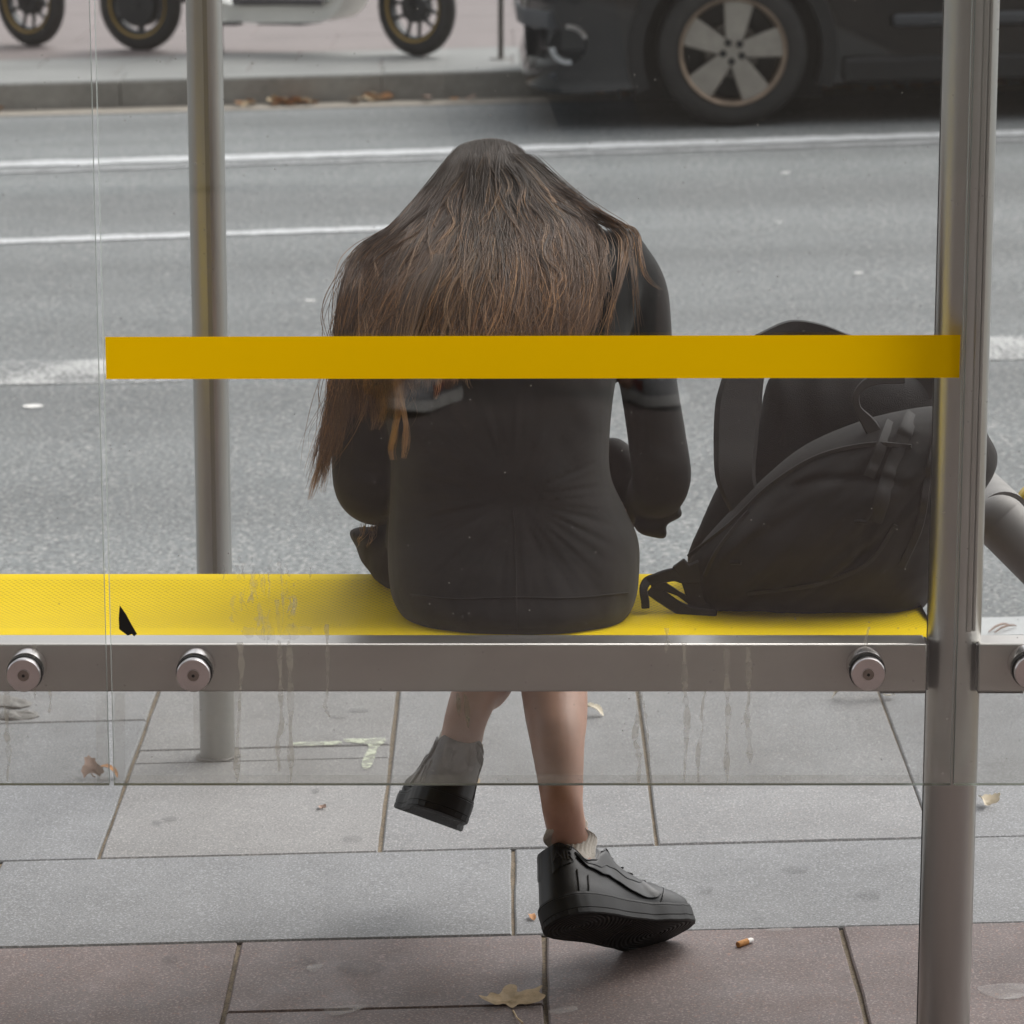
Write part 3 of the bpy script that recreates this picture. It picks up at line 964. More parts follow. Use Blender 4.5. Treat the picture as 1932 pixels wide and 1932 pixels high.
# point fixings: cap in front of the pane, spacer behind it
def fixing(px, py, pane):
    capY = GY - .0125
    c = at(px, py, capY)
    r_ = 32.5 / scale_at(c)
    b = MB().lathe([(0, 0), (r_ * .36, 0), (r_ * .37, .0012), (r_ * .40, .0012), (r_ * .94, 0), (r_, .0018), (r_, .0100), (r_ * .96, .0110), (r_ * .96, .0118)], c, (0, 1, 0), 48)
    o = b.build('glass_fixing', MT['cap_steel'], shelter, SO, smooth=True, angle=30)
    MB().lathe([(0, -.0006), (r_ * .33, -.0006), (r_ * .35, .0006)], c, (0, 1, 0), 28).build('screw', MT['screw'], o, SO)
    MB().lathe([(0, -.0012), (r_ * .10, -.0012)], c, (0, 1, 0), 6).build('socket', MT['gasket'], o, SO, smooth=False)
    MB().lathe([(r_ * .2, .0110), (r_ * 1.06, .0110), (r_ * 1.06, .0123), (r_ * .2, .0123)], c, (0, 1, 0), 40).build('washer', MT['gasket'], o, SO)
    h0 = GY + GT + .0004 - capY
    MB().lathe([(r_ * .2, h0), (r_ * 1.08, h0), (r_ * 1.1, h0 + .002), (r_ * 1.1, RY - capY - .001)], c, (0, 1, 0), 40).build('spacer', MT['cap_steel'], o, SO, angle=30)
for px, py, pane in ((44, 1275, 0), (364.5, 1275, 1), (1638.5, 1273, 1), (1946, 1270, 2)):
    fixing(px, py, pane)

# ------------------------------------------------------------------ bench
SZ = at(966, 1203, RY + RD + .02).z          # height of the seat's near rim
Y_S0, Y_S1 = RY + RD + .012, 4.685
x_s0, x_s1 = -2.3, at(1766, 1190, Y_S0 + .05).x
bench = thing('bench', 'yellow perforated metal bench seat running along the shelter behind the glass', 'bench', ((x_s0 + x_s1) / 2, 4.49, 0))
BO = bench.location.copy()
def seat_profile():
    pr_ = [(Y_S0 + .004, SZ - .030), (Y_S0, SZ - .012), (Y_S0 + .003, SZ - .004), (Y_S0 + .010, SZ), (Y_S0 + .03, SZ - .001)]
    z1 = at(966, 1083, Y_S1).z
    for k in range(1, 13):
        t = k / 12
        y = Y_S0 + .03 + (Y_S1 - Y_S0 - .03) * t
        z = SZ + (z1 - SZ) * t - .010 * math.sin(PI * t)
        pr_.append((y, z))
    pr_ += [(Y_S1 + .008, z1 - .004), (Y_S1 + .010, z1 - .014), (Y_S1 + .006, z1 - .03)]
    return pr_
pr_ = seat_profile()
def seat_z(y):
    for (a, za), (b_, zb_) in zip(pr_[3:], pr_[4:]):
        if a <= y <= b_: return za + (zb_ - za) * (y - a) / (b_ - a)
    return SZ
top = [Vector((x_s0, y, z)) for y, z in pr_]
ring0 = [Vector((x_s0, y, z)) for y, z in pr_] + [Vector((x_s0, y, z - .003)) for y, z in reversed(pr_)]
ring1 = [Vector((x_s1, p.y, p.z)) for p in ring0]
MB().loft([ring0, ring1]).build('seat', MT['seat'], bench, BO, smooth=True, angle=60)
for xx in (-2.0, at(700, 1250, 4.55).x, x_s1 - .10):
    MB().box((xx, 4.49, SZ - .045), (.05, .34, .03)).build('seat_bracket', MT['dark_metal'], bench, BO, smooth=False, bevel=.003)

# ------------------------------------------------------------------ leaning rail in the next bay
perch = thing('leaning_rail', 'bent steel tube leaning rail with a yellow shell right of the post', 'leaning rail', (at(1950, 1100, 4.7).x, 4.7, gz(.7)))
PO = perch.location.copy()
p1, p2 = at(1888, 985, 4.72), at(2080, 1178, 4.66)
p0 = at(1838, 918, 5.25)
tr_ = 52 / scale_at(p1)
p3 = Vector((p2.x + .02, p2.y + .02, gz(p2.x)))
pl = perch
t1 = MB().tube([p1 + Vector((-.0, -.0, 0)), p2, Vector((p2.x + .05, p2.y, p2.z - .10)), Vector((p2.x + .055, p2.y, gz(p2.x)))], tr_, 28)
t1.build('tube', MT['steel_matt'], perch, PO, smooth=True)
MB().tube([p1 + Vector((.006, .004, .004)), p0], tr_ * .98, 28).build('arm_tube', MT['steel_matt'], perch, PO, smooth=True)
MB().ellipsoid(p1, (tr_ * 1.0, tr_ * .8, tr_ * 1.0), None, 28, 18).build('elbow', MT['steel_matt'], perch, PO)
sh = catmull([(1912, 1000), (1918, 955), (1936, 925), (1975, 905), (2060, 905), (2075, 960), (2060, 1015), (1960, 1018), (1922, 1014)], 6, True)
MB().prism([at(x, y, 5.05) for x, y in sh], (0, .03, 0)).build('shell', MT['yellow_paint'], perch, PO, smooth=False, bevel=.006)

# ================================================================== CAR
cw = on_ground(1385, 240, ROAD)             # where the near front tyre stands
CS = scale_at(Vector((cw.x, cw.y, .2)))
TR = 142 / CS                               # tyre radius
car = thing('car', 'black car with silver five spoke alloy wheels driving past the far kerb', 'car', (cw.x, cw.y, gz(cw.x, ROAD)), rot=(0, -math.atan(G), math.radians(0.6)))
U = 1 / CS
def cx(px): return (px - 1385) * U
def cz(py): return (240 - py) * U
WB, LEN0, LEN1 = 2.62, cx(984), 3.42
WID = 1.74
WA = TR + .075                              # wheel arch radius
def arc(xc, a0, a1, n=14): return [(xc + WA * math.cos(a0 + (a1 - a0) * k / n), TR + WA * math.sin(a0 + (a1 - a0) * k / n)) for k in range(n + 1)]
zsill = .17
f0 = cx(984)
a_ = math.asin((zsill - TR) / WA)
prof = [(f0 + .06, .155), (f0 + .01, .175), (f0 + .002, .23), (f0 + .022, .29), (f0 + .040, .33), (f0 + .036, .43), (f0 + .012, .455), (f0, .50), (f0 + .006, .56), (f0 + .03, .66), (f0 + .10, .76),
        (f0 + .35, .86), (f0 + .85, .93), (f0 + 1.15, .97), (f0 + 1.75, 1.38), (f0 + 2.1, 1.46), (f0 + 3.0, 1.45), (f0 + 3.7, 1.33), (f0 + 4.1, 1.05), (f0 + 4.28, .90), (f0 + 4.30, .55), (f0 + 4.25, .25), (f0 + 4.15, .19)]
prof += [(WB + WA + .02, zsill)] + arc(WB, a_, PI - a_) + [(WB - WA - .02, zsill), (WA + .6, zsill), (WA + .02, zsill)] + arc(0, a_, PI - a_) + [(-WA - .02, zsill), (-WA - .12, .16)]
def wfac(z):
    pts = ((0, .955), (.2, .975), (.45, 1.0), (.7, .995), (.92, .95), (1.0, .92), (1.46, .70), (2, .6))
    for (a, fa), (b, fb) in zip(pts, pts[1:]):
        if a <= z <= b: return fa + (fb - fa) * (z - a) / (b - a)
    return .6
slices = []
for j in range(15):
    t = -1 + 2 * j / 14
    t = math.sin(t * PI / 2) if abs(t) < 1 else t
    e = abs(t) ** 6
    sl = []
    for x, z in prof:
        fx = x
        if x < f0 + .35: fx = x + .15 * e * max(0, 1 - (x - f0) / .35) * (1 if z > .14 else 1)
        if x > f0 + 4.0: fx = x - .15 * e * min(1, (x - f0 - 4.0) / .3)
        sl.append(Vector((fx, .02 + WID / 2 + t * WID / 2 * wfac(z), z)))
    slices.append(sl)
bcar = MB().loft(slices, caps=True)
body = bcar.build('body', MT['car_paint'], car, None, smooth=True, angle=32)
bmm = bmesh.new(); bmm.from_mesh(body.data)
bmesh.ops.triangulate(bmm, faces=[f for f in bmm.faces if len(f.verts) > 4]); bmm.to_mesh(body.data); bmm.free()
def carpart(b, name, m, parent=None, **kw): return b.build(name, m, parent or car, None, **kw)
def corner_y(x, z):
    """near side surface of the body at x"""
    return .02 + WID / 2 * (1 - wfac(z))
# dark cladding round the arch and along the sill
arch = []
for k in range(19):
    a = a_ + (PI - 2 * a_) * k / 18
    arch.append(Vector((math.cos(a), 0, math.sin(a))))
carpart(MB().loft([[Vector((p.x * r_, y, TR + p.z * r_)) for p in arch] for r_, y in ((WA - .012, .10), (WA - .012, .005), (WA + .05, -.006), (WA + .055, .04))], caps=False, closed=False), 'wheel_arch', MT['car_plastic'], smooth=True, angle=50)
carpart(MB().loft([[Vector((p.x * r_ + WB, y, TR + p.z * r_)) for p in arch] for r_, y in ((WA - .012, .10), (WA - .012, .005), (WA + .05, -.006), (WA + .055, .04))], caps=False, closed=False), 'wheel_arch', MT['car_plastic'], smooth=True, angle=50)
carpart(MB().box(((WA + .06 + WB - WA - .06) / 2, .012, .225), (WB - 2 * WA - .14, .05, .11)), 'sill', MT['car_plastic'], smooth=True, bevel=.02)
# pale strip low on the doors: the sill moulding's highlight put into colour
z0, z1 = cz(77 + 0), cz(60)
carpart(MB().box((1.55, .002, .430), (1.75, .045, .050)), 'moulding_highlight', MT['car_trim'], smooth=True, bevel=.014)
# inner wheel well and engine block keep daylight out of the arches
for wx in (0, WB):
    carpart(MB().box((wx, WID / 2 + .02, TR + .02), (2 * WA + .03, WID - .62, WA * 1.3)), 'wheel_well', MT['car_plastic'], smooth=False)
# bumper
carpart(MB().loft([[Vector((f0 + x + (.13 if y < .1 else (.03 if y < .3 else 0)), y, z)) for x, z in ((-.008, cz(46)), (-.012, cz(30)), (-.004, cz(14)), (.05, cz(12)), (.06, cz(48)))] for y in (.03, .20, .45, .9, 1.4)]), 'bumper_moulding', MT['car_trim'], smooth=True, angle=50)
gr = car
for k in range(6):
    carpart(MB().box((f0 + .055, .42, cz(100) + k * .019), (.06, .55, .008), Matrix.Rotation(.0, 3, 'Z')), 'grille_slat', MT['car_plastic'], smooth=False)
fx_, fz_ = cx(1075), cz(76)
fy_ = corner_y(fx_, fz_) - .020
fr2 = 36 * U
carpart(MB().lathe([(0, .002), (fr2 * .86, .002), (fr2 * .9, -.006), (fr2, -.004), (fr2 * 1.04, .02)], (fx_, fy_ + .02, fz_), (0, 1, 0), 30), 'fog_lamp', MT['car_plastic'], smooth=True)
ring_ = [(fr2 * .74, -.012), (fr2 * .82, -.02), (fr2 * 1.05, -.018), (fr2 * 1.08, -.006), (fr2 * .74, -.006)]
carpart(MB().lathe(ring_, (fx_, fy_ + .02, fz_), (0, 1, 0), 12, a0=math.radians(-8), a1=math.radians(72)), 'fog_lamp_trim', MT['chrome'], smooth=True, angle=30)
carpart(MB().lathe(ring_, (fx_, fy_ + .02, fz_), (0, 1, 0), 14, a0=math.radians(172), a1=math.radians(262)), 'fog_lamp_trim', MT['chrome'], smooth=True, angle=30)
carpart(MB().ellipsoid((cx(1061), corner_y(0, .2) + .012, cz(137)), (24 * U, .014, 8 * U)), 'reflector', MT['car_trim'], smooth=True)
carpart(MB().box((cx(1170), .12, cz(172)), (.014, .03, .06)), 'bracket', MT['car_plastic'], smooth=False, bevel=.003)
def side_y(z): return corner_y(0, z) - .004
for poly in (((f0 + 1.42, 1.0), (f0 + 1.86, 1.34), (f0 + 2.45, 1.38), (f0 + 2.45, 1.0)), ((f0 + 2.53, 1.0), (f0 + 2.53, 1.38), (f0 + 3.4, 1.32), (f0 + 3.72, 1.02))):
    carpart(MB().prism([Vector((x, side_y(z), z)) for x, z in poly], (0, .006, 0)), 'window', mat('car_window', (.02, .022, .025), .05), smooth=False)

def spoke_pts(a, r0, r1, w0, w1, y0, y1):
    """a paddle-shaped spoke: narrow at the hub, wide at the rim, gently dished"""
    u, v = Vector((math.cos(a), 0, math.sin(a))), Vector((-math.sin(a), 0, math.cos(a)))
    rings = []
    for t in (0, .25, .5, .75, 1):
        r_, w, y = r0 + (r1 - r0) * t, w0 + (w1 - w0) * t ** .9, y0 + (y1 - y0) * t
        c = u * r_
        rings.append([c - v * w + Vector((0, y + .006, 0)), c - v * w * .9 + Vector((0, y, 0)), c + Vector((0, y + .002, 0)), c + v * w * .9 + Vector((0, y, 0)), c + v * w + Vector((0, y + .006, 0)),
                      c + v * w * .9 + Vector((0, y + .03, 0)), c - v * w * .9 + Vector((0, y + .03, 0))])
    return rings
rimR = 103 * U
def car_wheel(x, near=True):
    s = 1
    prof_ = [(rimR * .98, .012), (rimR + .012, .002), (TR - .035, -.004), (TR - .014, .008), (TR, .035), (TR + .0, .10), (TR, .165), (TR - .014, .195), (rimR + .01, .205), (rimR * .95, .195)]
    w = carpart(MB().lathe(prof_, (0, 0, 0), (0, 1, 0), 56), 'wheel', MT['tyre'], smooth=True, angle=50)
    w.location = (x, 0.0 if near else WID + .04, TR)
    if not near: w.rotation_euler = (0, 0, PI)
    carpart(MB().lathe([(rimR * 1.0, .004), (rimR * .985, -.001), (rimR * .93, .003), (rimR * .90, .03), (rimR * .88, .16)], (0, 0, 0), (0, 1, 0), 56), 'rim', MT['alloy_lip'], w, smooth=True, angle=60)
    for k in range(5):
        a = math.radians(82 + 72 * k)
        carpart(MB().loft(spoke_pts(a, .045, rimR * .92, .036, .066, .022, .012)), 'spoke', MT['alloy'], w, smooth=True, angle=45)
    carpart(MB().lathe([(0, .020), (.045, .020), (.062, .026), (.064, .05)], (0, 0, 0), (0, 1, 0), 28), 'hub', MT['alloy'], w, smooth=True, angle=40)
    for k in range(5):
        a = math.radians(82 + 36 + 72 * k)
        carpart(MB().lathe([(0, .0195), (.0125, .0195), (.014, .016), (.016, .016)], (.042 * math.cos(a), 0, .042 * math.sin(a)), (0, 1, 0), 12), 'lug_hole', MT['gasket'], w, smooth=False)
    carpart(MB().lathe([(0, .075), (rimR * .50, .075), (rimR * .52, .08), (rimR * .52, .095), (0, .095)], (0, 0, 0), (0, 1, 0), 32), 'brake_disc', MT['disc'], w, smooth=True, angle=40)
    carpart(MB().lathe([(0, .12), (rimR * .9, .12)], (0, 0, 0), (0, 1, 0), 24), 'wheel_shield', MT['gasket'], w, smooth=False)
    return w
for x in (0, WB):
    for near in (True, False):
        car_wheel(x, near)

# ================================================================== MOPEDS
m_rear, m_front = on_ground(269, 96), on_ground(789, 107.5)
mdir = (m_front - m_rear); BASE = mdir.length
mang = math.atan2(mdir.y, mdir.x)
MS = scale_at(Vector((m_rear.x, m_rear.y, .2)))
WR = 178 / 2 / MS
def lz(py, s=None): return 0
def make_moped(name, label, loc):
    t = thing(name, label, 'moped', loc, 'white electric mopeds parked on the far pavement', rot=(0, -math.atan(G), mang))
    def part(b, n_, m_, par=None, **kw): return b.build(n_, m_, par or t, None, **kw)
    def wheel(x, rear, steer=0.0):
        w = part(MB().lathe([(WR * .70, -.028), (WR * .78, -.034), (WR * .92, -.030), (WR * .985, -.016), (WR, 0), (WR * .985, .016), (WR * .92, .030), (WR * .78, .034), (WR * .70, .028), (WR * .68, 0), (WR * .70, -.028)], (0, 0, 0), (0, 1, 0), 56), 'wheel', MT['tyre'])
        w.location = (x, 0, WR)
        w.rotation_euler = (0, 0, steer)
        part(MB().lathe([(WR * .665, -.030), (WR * .715, -.036), (WR * .715, -.030), (WR * .665, -.024), (WR * .665, -.030)], (0, 0, 0), (0, 1, 0), 56), 'rim_stripe', MT['gold'], w, smooth=True, angle=30)
        if rear:
            part(MB().lathe([(0, -.055), (WR * .10, -.055), (WR * .12, -.048), (WR * .46, -.045), (WR * .48, -.035), (WR * .48, .04), (0, .05)], (0, 0, 0), (0, 1, 0), 40), 'hub_motor', MT['dark_metal'], w, smooth=True, angle=30)
            part(MB().lathe([(WR * .585, -.018), (WR * .67, -.026), (WR * .67, .026), (WR * .585, .018), (WR * .585, -.018)], (0, 0, 0), (0, 1, 0), 48), 'rim', MT['dark_metal'], w, smooth=True, angle=30)
            for k in range(6):
                a = math.radians(90 + 60 * k)
                part(MB().box((WR * .53 * math.cos(a), 0, WR * .53 * math.sin(a)), (WR * .16, .04, WR * .09), Matrix.Rotation(-a, 3, 'Y')), 'spoke', MT['dark_metal'], w, smooth=False, bevel=.004)
        else:
            part(MB().lathe([(0, -.05), (WR * .08, -.05), (WR * .12, -.04), (WR * .30, -.034), (WR * .32, -.028), (WR * .32, .03), (0, .04)], (0, 0, 0), (0, 1, 0), 32), 'brake_disc', MT['dark_metal'], w, smooth=True, angle=30)
            part(MB().lathe([(WR * .61, -.018), (WR * .67, -.026), (WR * .67, .026), (WR * .61, .018), (WR * .61, -.018)], (0, 0, 0), (0, 1, 0), 48), 'rim', MT['dark_metal'], w, smooth=True, angle=30)
            for k in range(5):
                for s in (-1, 1):
                    a = math.radians(-100 + 72 * k)
                    p0_ = Vector((math.cos(a + s * .55) * WR * .22, 0, math.sin(a + s * .55) * WR * .22))
                    p1_ = Vector((math.cos(a + s * .24) * WR * .64, 0, math.sin(a + s * .24) * WR * .64))
                    part(MB().tube([p0_, p1_], [.011, .009], 8), 'spoke', MT['dark_metal'], w)
        return w
    wheel(0, True)
    wheel(BASE, False, math.radians(-12))
    u_ = 1 / MS
    X = lambda px: (px - 269) * u_ * BASE / ((789 - 269) * u_)
    zg = lambda px, py: (96 + (px - 269) * 11.5 / 520 - py) * u_ * 1.0
    # white shell: a boat-shaped lower body carrying a recessed black floor
    shell_side = [(400, 8), (420, 30), (440, 39), (520, 42), (625, 42), (650, 38), (668, 22), (690, -14), (715, -52), (700, -58), (672, -20), (655, 2), (640, 10), (475, 10), (455, 2), (430, -10), (395, -30)]
    rings = []
    for y, k in ((-.115, .93), (-.135, 1), (-.10, 1.0), (0, 1.0), (.10, 1.0), (.135, 1), (.115, .93)):
        cz_ = sum(zg(px, py) for px, py in shell_side) / len(shell_side)
        rings.append([Vector((X(px), y, cz_ + (zg(px, py) - cz_) * k)) for px, py in shell_side])
    sh_ = part(MB().loft(rings), 'body_shell', MT['moped_white'], smooth=True, angle=50)
    bmx = bmesh.new(); bmx.from_mesh(sh_.data)
    bmesh.ops.triangulate(bmx, faces=[f for f in bmx.faces if len(f.verts) > 4]); bmx.to_mesh(sh_.data); bmx.free()
    part(MB().box((X(557), 0, zg(557, 4)), (X(645) - X(468), .20, .022)), 'floor_mat', MT['car_plastic'], smooth=False, bevel=.006)
    part(MB().box((X(557), -.125, zg(557, 3)), (X(640) - X(472), .03, .035)), 'floor_edge', mat('moped_edge', (.075, .07, .075), .5), smooth=False, bevel=.006)
    part(MB().box((X(475), -.15, zg(475, 42)), (X(489) - X(461), .07, .016)), 'foot_peg', MT['dark_metal'], smooth=False, bevel=.004)
    part(MB().box((X(558), -.02, zg(558, 44)), (X(600) - X(516), .20, .014)), 'underside_plate', MT['moped_edge'] if 'moped_edge' in MT else MT['car_trim'], smooth=False, bevel=.004)
    part(MB().tube([Vector((X(434), -.06, zg(434, 20))), Vector((X(440), -.10, zg(440, 70))), Vector((X(448), -.13, zg(448, 108)))], [.016, .013, .012], 10), 'kickstand', MT['dark_metal'])
    part(MB().box((X(451), -.14, zg(451, 109)), (.05, .05, .012)), 'kickstand_foot', MT['dark_metal'], smooth=False, bevel=.003)
    part(MB().tube([Vector((0, .07, WR)), Vector((X(360), .08, WR + .03)), Vector((X(430), .06, zg(430, 10)))], [.022, .024, .026], 10), 'swing_arm', MT['dark_metal'])
    for s in (-1, 1):
        part(MB().tube([Vector((BASE, s * .055, WR)), Vector((BASE - .10, s * .055, WR + .30)), Vector((BASE - .2, s * .05, WR + .55))], [.016, .018, .018], 10), 'fork_leg', MT['dark_metal'])
    part(MB().loft([[Vector((BASE - .22 + dx * k, y * k, .50 + dz)) for dx, y in ((-.05, -.13), (.05, -.15), (.09, 0), (.05, .15), (-.05, .13))] for dz, k in ((0, .8), (.15, 1), (.3, .9), (.42, .5))]), 'front_shield', MT['moped_white'], angle=60)
    part(MB().tube([Vector((BASE - .32, -.30, .98)), Vector((BASE - .28, -.1, .97)), Vector((BASE - .28, .1, .97)), Vector((BASE - .32, .30, .98))], .014, 10), 'handlebar', MT['dark_metal'])
    part(MB().tube([Vector((BASE - .2, 0, .62)), Vector((BASE - .28, 0, .97))], .025, 10), 'steering_stem', MT['dark_metal'])
    part(MB().loft([[Vector((X(380) + dx, y * k, .52 + dz)) for dx, y in ((-.42, -.10), (.20, -.12), (.30, 0), (.20, .12), (-.42, .10))] for dz, k in ((-.12, .8), (.08, 1), (.2, 1), (.24, .8))]), 'seat', MT['car_plastic'], angle=60)
    return t
def copy_tree(o, parent=None):
    c = o.copy(); COL.objects.link(c)
    if parent is not None: c.parent = parent
    for ch in list(o.children): copy_tree(ch, c)
    return c
mop = make_moped('moped', 'white electric moped with gold rimmed wheels parked on the far kerb behind the front pole', (m_rear.x, m_rear.y, gz(m_rear.x)))
mop2 = copy_tree(mop)
f2 = on_ground(62, 89)
d2 = Vector((math.cos(mang), math.sin(mang), 0)) * BASE
mop2.location = (f2.x - d2.x, f2.y - d2.y + .02, gz(f2.x - d2.x))
mop2['label'] = 'second moped at the left picture edge, only its dark front wheel in view'

# ================================================================== small street things
bp_ = on_ground(945, 113)
boll = thing('bollard', 'thin grey steel bollard on a round base plate near the far kerb', 'bollard', (bp_.x, bp_.y, gz(bp_.x)))
u_ = 1 / scale_at(bp_)
MB().lathe([(0, 0), (5.5 * u_, 0), (5.5 * u_, .95), (4 * u_, .97), (0, .97)], bp_, (0, 0, 1), 20).build('pole', MT['disc'], boll, boll.location, angle=40)
MB().lathe([(0, .0), (22 * u_, 0), (22 * u_, .008), (7 * u_, .014), (0, .014)], bp_, (0, 0, 1), 24).build('base_plate', MT['disc'], boll, boll.location, angle=40)

def leaf_mesh(size, lobes, curl, seed, fold=.0, rough_=.12, pts_=None):
    """a dry plane leaf: lobed outline, cupped and wrinkled; the stem end is at -Y"""
    r = random.Random(seed)
    n = 54
    rim = [tuple(p_) for p_ in catmull(pts_, 3, True)] if pts_ else []
    if pts_: n = len(rim)
    for k in range(n if not pts_ else 0):
        a = -PI / 2 + 2 * PI * k / n
        if lobes:
            l_ = abs(math.cos((a - PI / 2) * lobes / 2.0))
            rr = .60 + .40 * l_ ** 1.5 + .07 * math.sin(13 * a + seed) * l_ + r.uniform(-rough_, rough_) * .4
            rr *= .62 if math.sin(a) < -.8 else 1
        else:
            rr = .55 + .45 * abs(math.sin(a)) ** .8 + r.uniform(-rough_, rough_) * .5
        rim.append((rr * math.cos(a), rr * math.sin(a) * (1 if lobes else 1.5)))
    vs_, fs_ = [], []
    for t in (1, .72, .42):
        for x, y in rim:
            x2, y2 = x * t, y * t
            z = curl * (x2 * x2 * .8 - y2 * y2 * .35) + .07 * mnoise.noise(Vector((x2 * 3, y2 * 3, seed))) + fold * abs(x2)
            vs_.append(Vector((x2, y2, z)) * size)
    vs_.append(Vector((0, 0, .0)))
    for i in range(2):
        for k in range(n):
            fs_.append((i * n + k, i * n + (k + 1) % n, (i + 1) * n + (k + 1) % n, (i + 1) * n + k))
    for k in range(n):
        fs_.append((2 * n + k, 2 * n + (k + 1) % n, 3 * n))
    return vs_, fs_
PLANE_LEAF = [(-1, .05), (-.75, .12), (-.62, .30), (-.38, .25), (-.22, .58), (-.02, .78), (.20, .62), (.20, .36), (.50, .42), (.72, .38), (.97, .40), (.84, .15), (1.02, -.08), (.80, -.26), (.45, -.22), (.20, -.20), (0, -.32), (-.20, -.14), (-.50, -.20), (-.78, -.10)]
def leaf(label, px, py, size, rot, m, lobes=5, curl=.5, seed=1, tilt=(0, 0), stem=True, fold=0.0, sc=(1, 1, 1), group=None, base=0.0, pts_=None):
    g_ = on_ground(px, py, base)
    vs_, fs_ = leaf_mesh(size, lobes, curl, seed, fold, .12, pts_)
    R_ = Matrix.Rotation(rot, 3, 'Z') @ Matrix.Rotation(tilt[0], 3, 'X') @ Matrix.Rotation(tilt[1], 3, 'Y')
    w = [R_ @ Vector((v.x * sc[0], v.y * sc[1], v.z * sc[2])) for v in vs_]
    zmin = min(v.z - G * 0 for v in w)
    lift = -zmin + .0008
    b = MB().add([v + Vector((0, 0, lift)) for v in w], fs_)
    o = b.build('fallen_leaf', m, None, (0, 0, 0), smooth=True, angle=180)
    o.location = (g_.x, g_.y, gz(g_.x, base))
    o.rotation_euler = (0, -math.atan(G), 0)
    tag(o, label, 'leaf', group or 'dry leaves fallen on the pavement')
    if stem:
        s0 = R_ @ Vector((0, -size * .45 * sc[1], 0)) + Vector((0, 0, lift))
        s1 = R_ @ Vector((size * .08, -size * 1.0 * sc[1], size * .02)) ; s1.z = .004
        s2 = R_ @ Vector((size * .22, -size * 1.25 * sc[1], 0)) ; s2.z = .003
        MB().tube([s0, s1, s2], [.0012, .001, .0016], 6).build('stem', m, o)
    return o
leaf('big pale brown lobed leaf with its stem, alone on the red slabs', 966, 1893, .043, .05, MT['leaf'], 5, .22, 3, (.12, 0), sc=(1, 1.5, 1), pts_=PLANE_LEAF)
leaf('long curled pale leaf on the grey slab under the knob beside the post', 1630, 1317, .034, 1.5, MT['leaf_pale'], 0, 1.5, 4, (0, .1), sc=(.45, 1.05, .8))
leaf('cream folded leaf on the grey slab right of the post', 1860, 1519, .0175, .4, MT['leaf_pale'], 3, .9, 5, (.5, 0), stem=False, fold=.6)
leaf('small pale leaf on the slab right behind the calf', 1118, 1350, .014, 1.2, MT['leaf_pale'], 0, .8, 6, (.2, 0), stem=False)
leaf('brown leaf standing on edge at the left behind the glass', 172, 1466, .021, .3, MT['leaf_dark'], 3, .5, 7, (1.05, .25), stem=True)
leaf('yellow scrap of leaf beside the ankle at the glass bottom edge', 895, 1478, .011, .8, MT['leaf'], 0, .4, 8, (.2, 0), stem=False, sc=(1, .6, 1))
leaf('tiny orange leaf scrap on the grey slab left of the grounded shoe', 1004, 1733, .007, .2, MT['leaf_orange'], 0, .5, 9, (.1, 0), stem=False)
leaf('reddish brown leaf bit by the gap between the panes', 210, 1468, .011, 1.4, MT['leaf_orange'], 0, .7, 10, (.6, 0), stem=False)
leaf('small dark withered leaf bit on the middle grey slab', 606, 1525, .0075, .6, MT['leaf_dark'], 3, .9, 11, (.3, 0), stem=True)
# cigarette end
cg = on_ground(1404, 1784)
cig = thing('cigarette_end', 'cigarette end with cork filter lying on the red slab right of the shoe', 'cigarette end', (cg.x, cg.y, gz(cg.x)))
cd = Vector((.74, .67, G * .74)).normalized()
r_c = .0042
c0 = Vector((-.0125 * cd.x, -.0125 * cd.y, r_c)); c1 = c0 + cd * .0185; c2 = c0 + cd * .0285
MB().tube([c0, c0 + cd * .001, c1], [r_c * .9, r_c, r_c], 16).build('filter', MT['filter'], cig)
MB().tube([c1 - cd * .0002, c2 - cd * .002, c2], [r_c * 1.0, r_c * .92, r_c * .7], 16, flat=.8).build('paper', MT['paper'], cig)
# pine needles on the near kerb
for k, (px, py, a) in enumerate(((1884, 1188, .6), (1897, 1190, .5))):
    g_ = on_ground(px, py)
    w_ = [Vector((.026 * t * math.cos(a), .05 * t * math.sin(a), .003 + .006 * (1 - t * t))) for t in (-1, -.4, .2, .7, 1)]
    o = MB().tube(w_, [.0012, .002, .0022, .0018, .0008], 7).build('dry_twig', MT['leaf_dark'], None, (0, 0, 0))
    o.location = (g_.x, g_.y, gz(g_.x))
    tag(o, ('left' if k == 0 else 'right') + ' one of the two curled brown twigs on the pale kerb right of the post', 'twig', 'twigs on the near kerb')
# white scraps on the road
for k, (px, py, s, lab) in enumerate(((62, 767, .028, 'white paper scrap on the road at the far left below the faded band'), (585, 568, .017, 'white paper scrap on the road left of the hair'),
                               (1620, 516, .017, 'white paper scrap on the road near the post, above the bag'), (1470, 420, .012, 'tiny white scrap on the road between shoulder and car wheel'),
                               (1482, 327, .02, 'small pale scrap on the road under the car wheel'))):
    g_ = on_ground(px, py, ROAD)
    b = MB()
    b.add([(s * 1.0 * math.cos(a) * random.uniform(.8, 1.1), s * math.sin(a) * random.uniform(.7, 1.1), .0025) for a in np.linspace(0, 2 * PI, 9)[:-1]], [tuple(range(8))])
    o = b.build('paper_scrap', MT['paper'], None, (0, 0, 0), smooth=False)
    o.location = (g_.x, g_.y, gz(g_.x, ROAD))
    tag(o, lab, 'paper scrap', 'white scraps on the road')
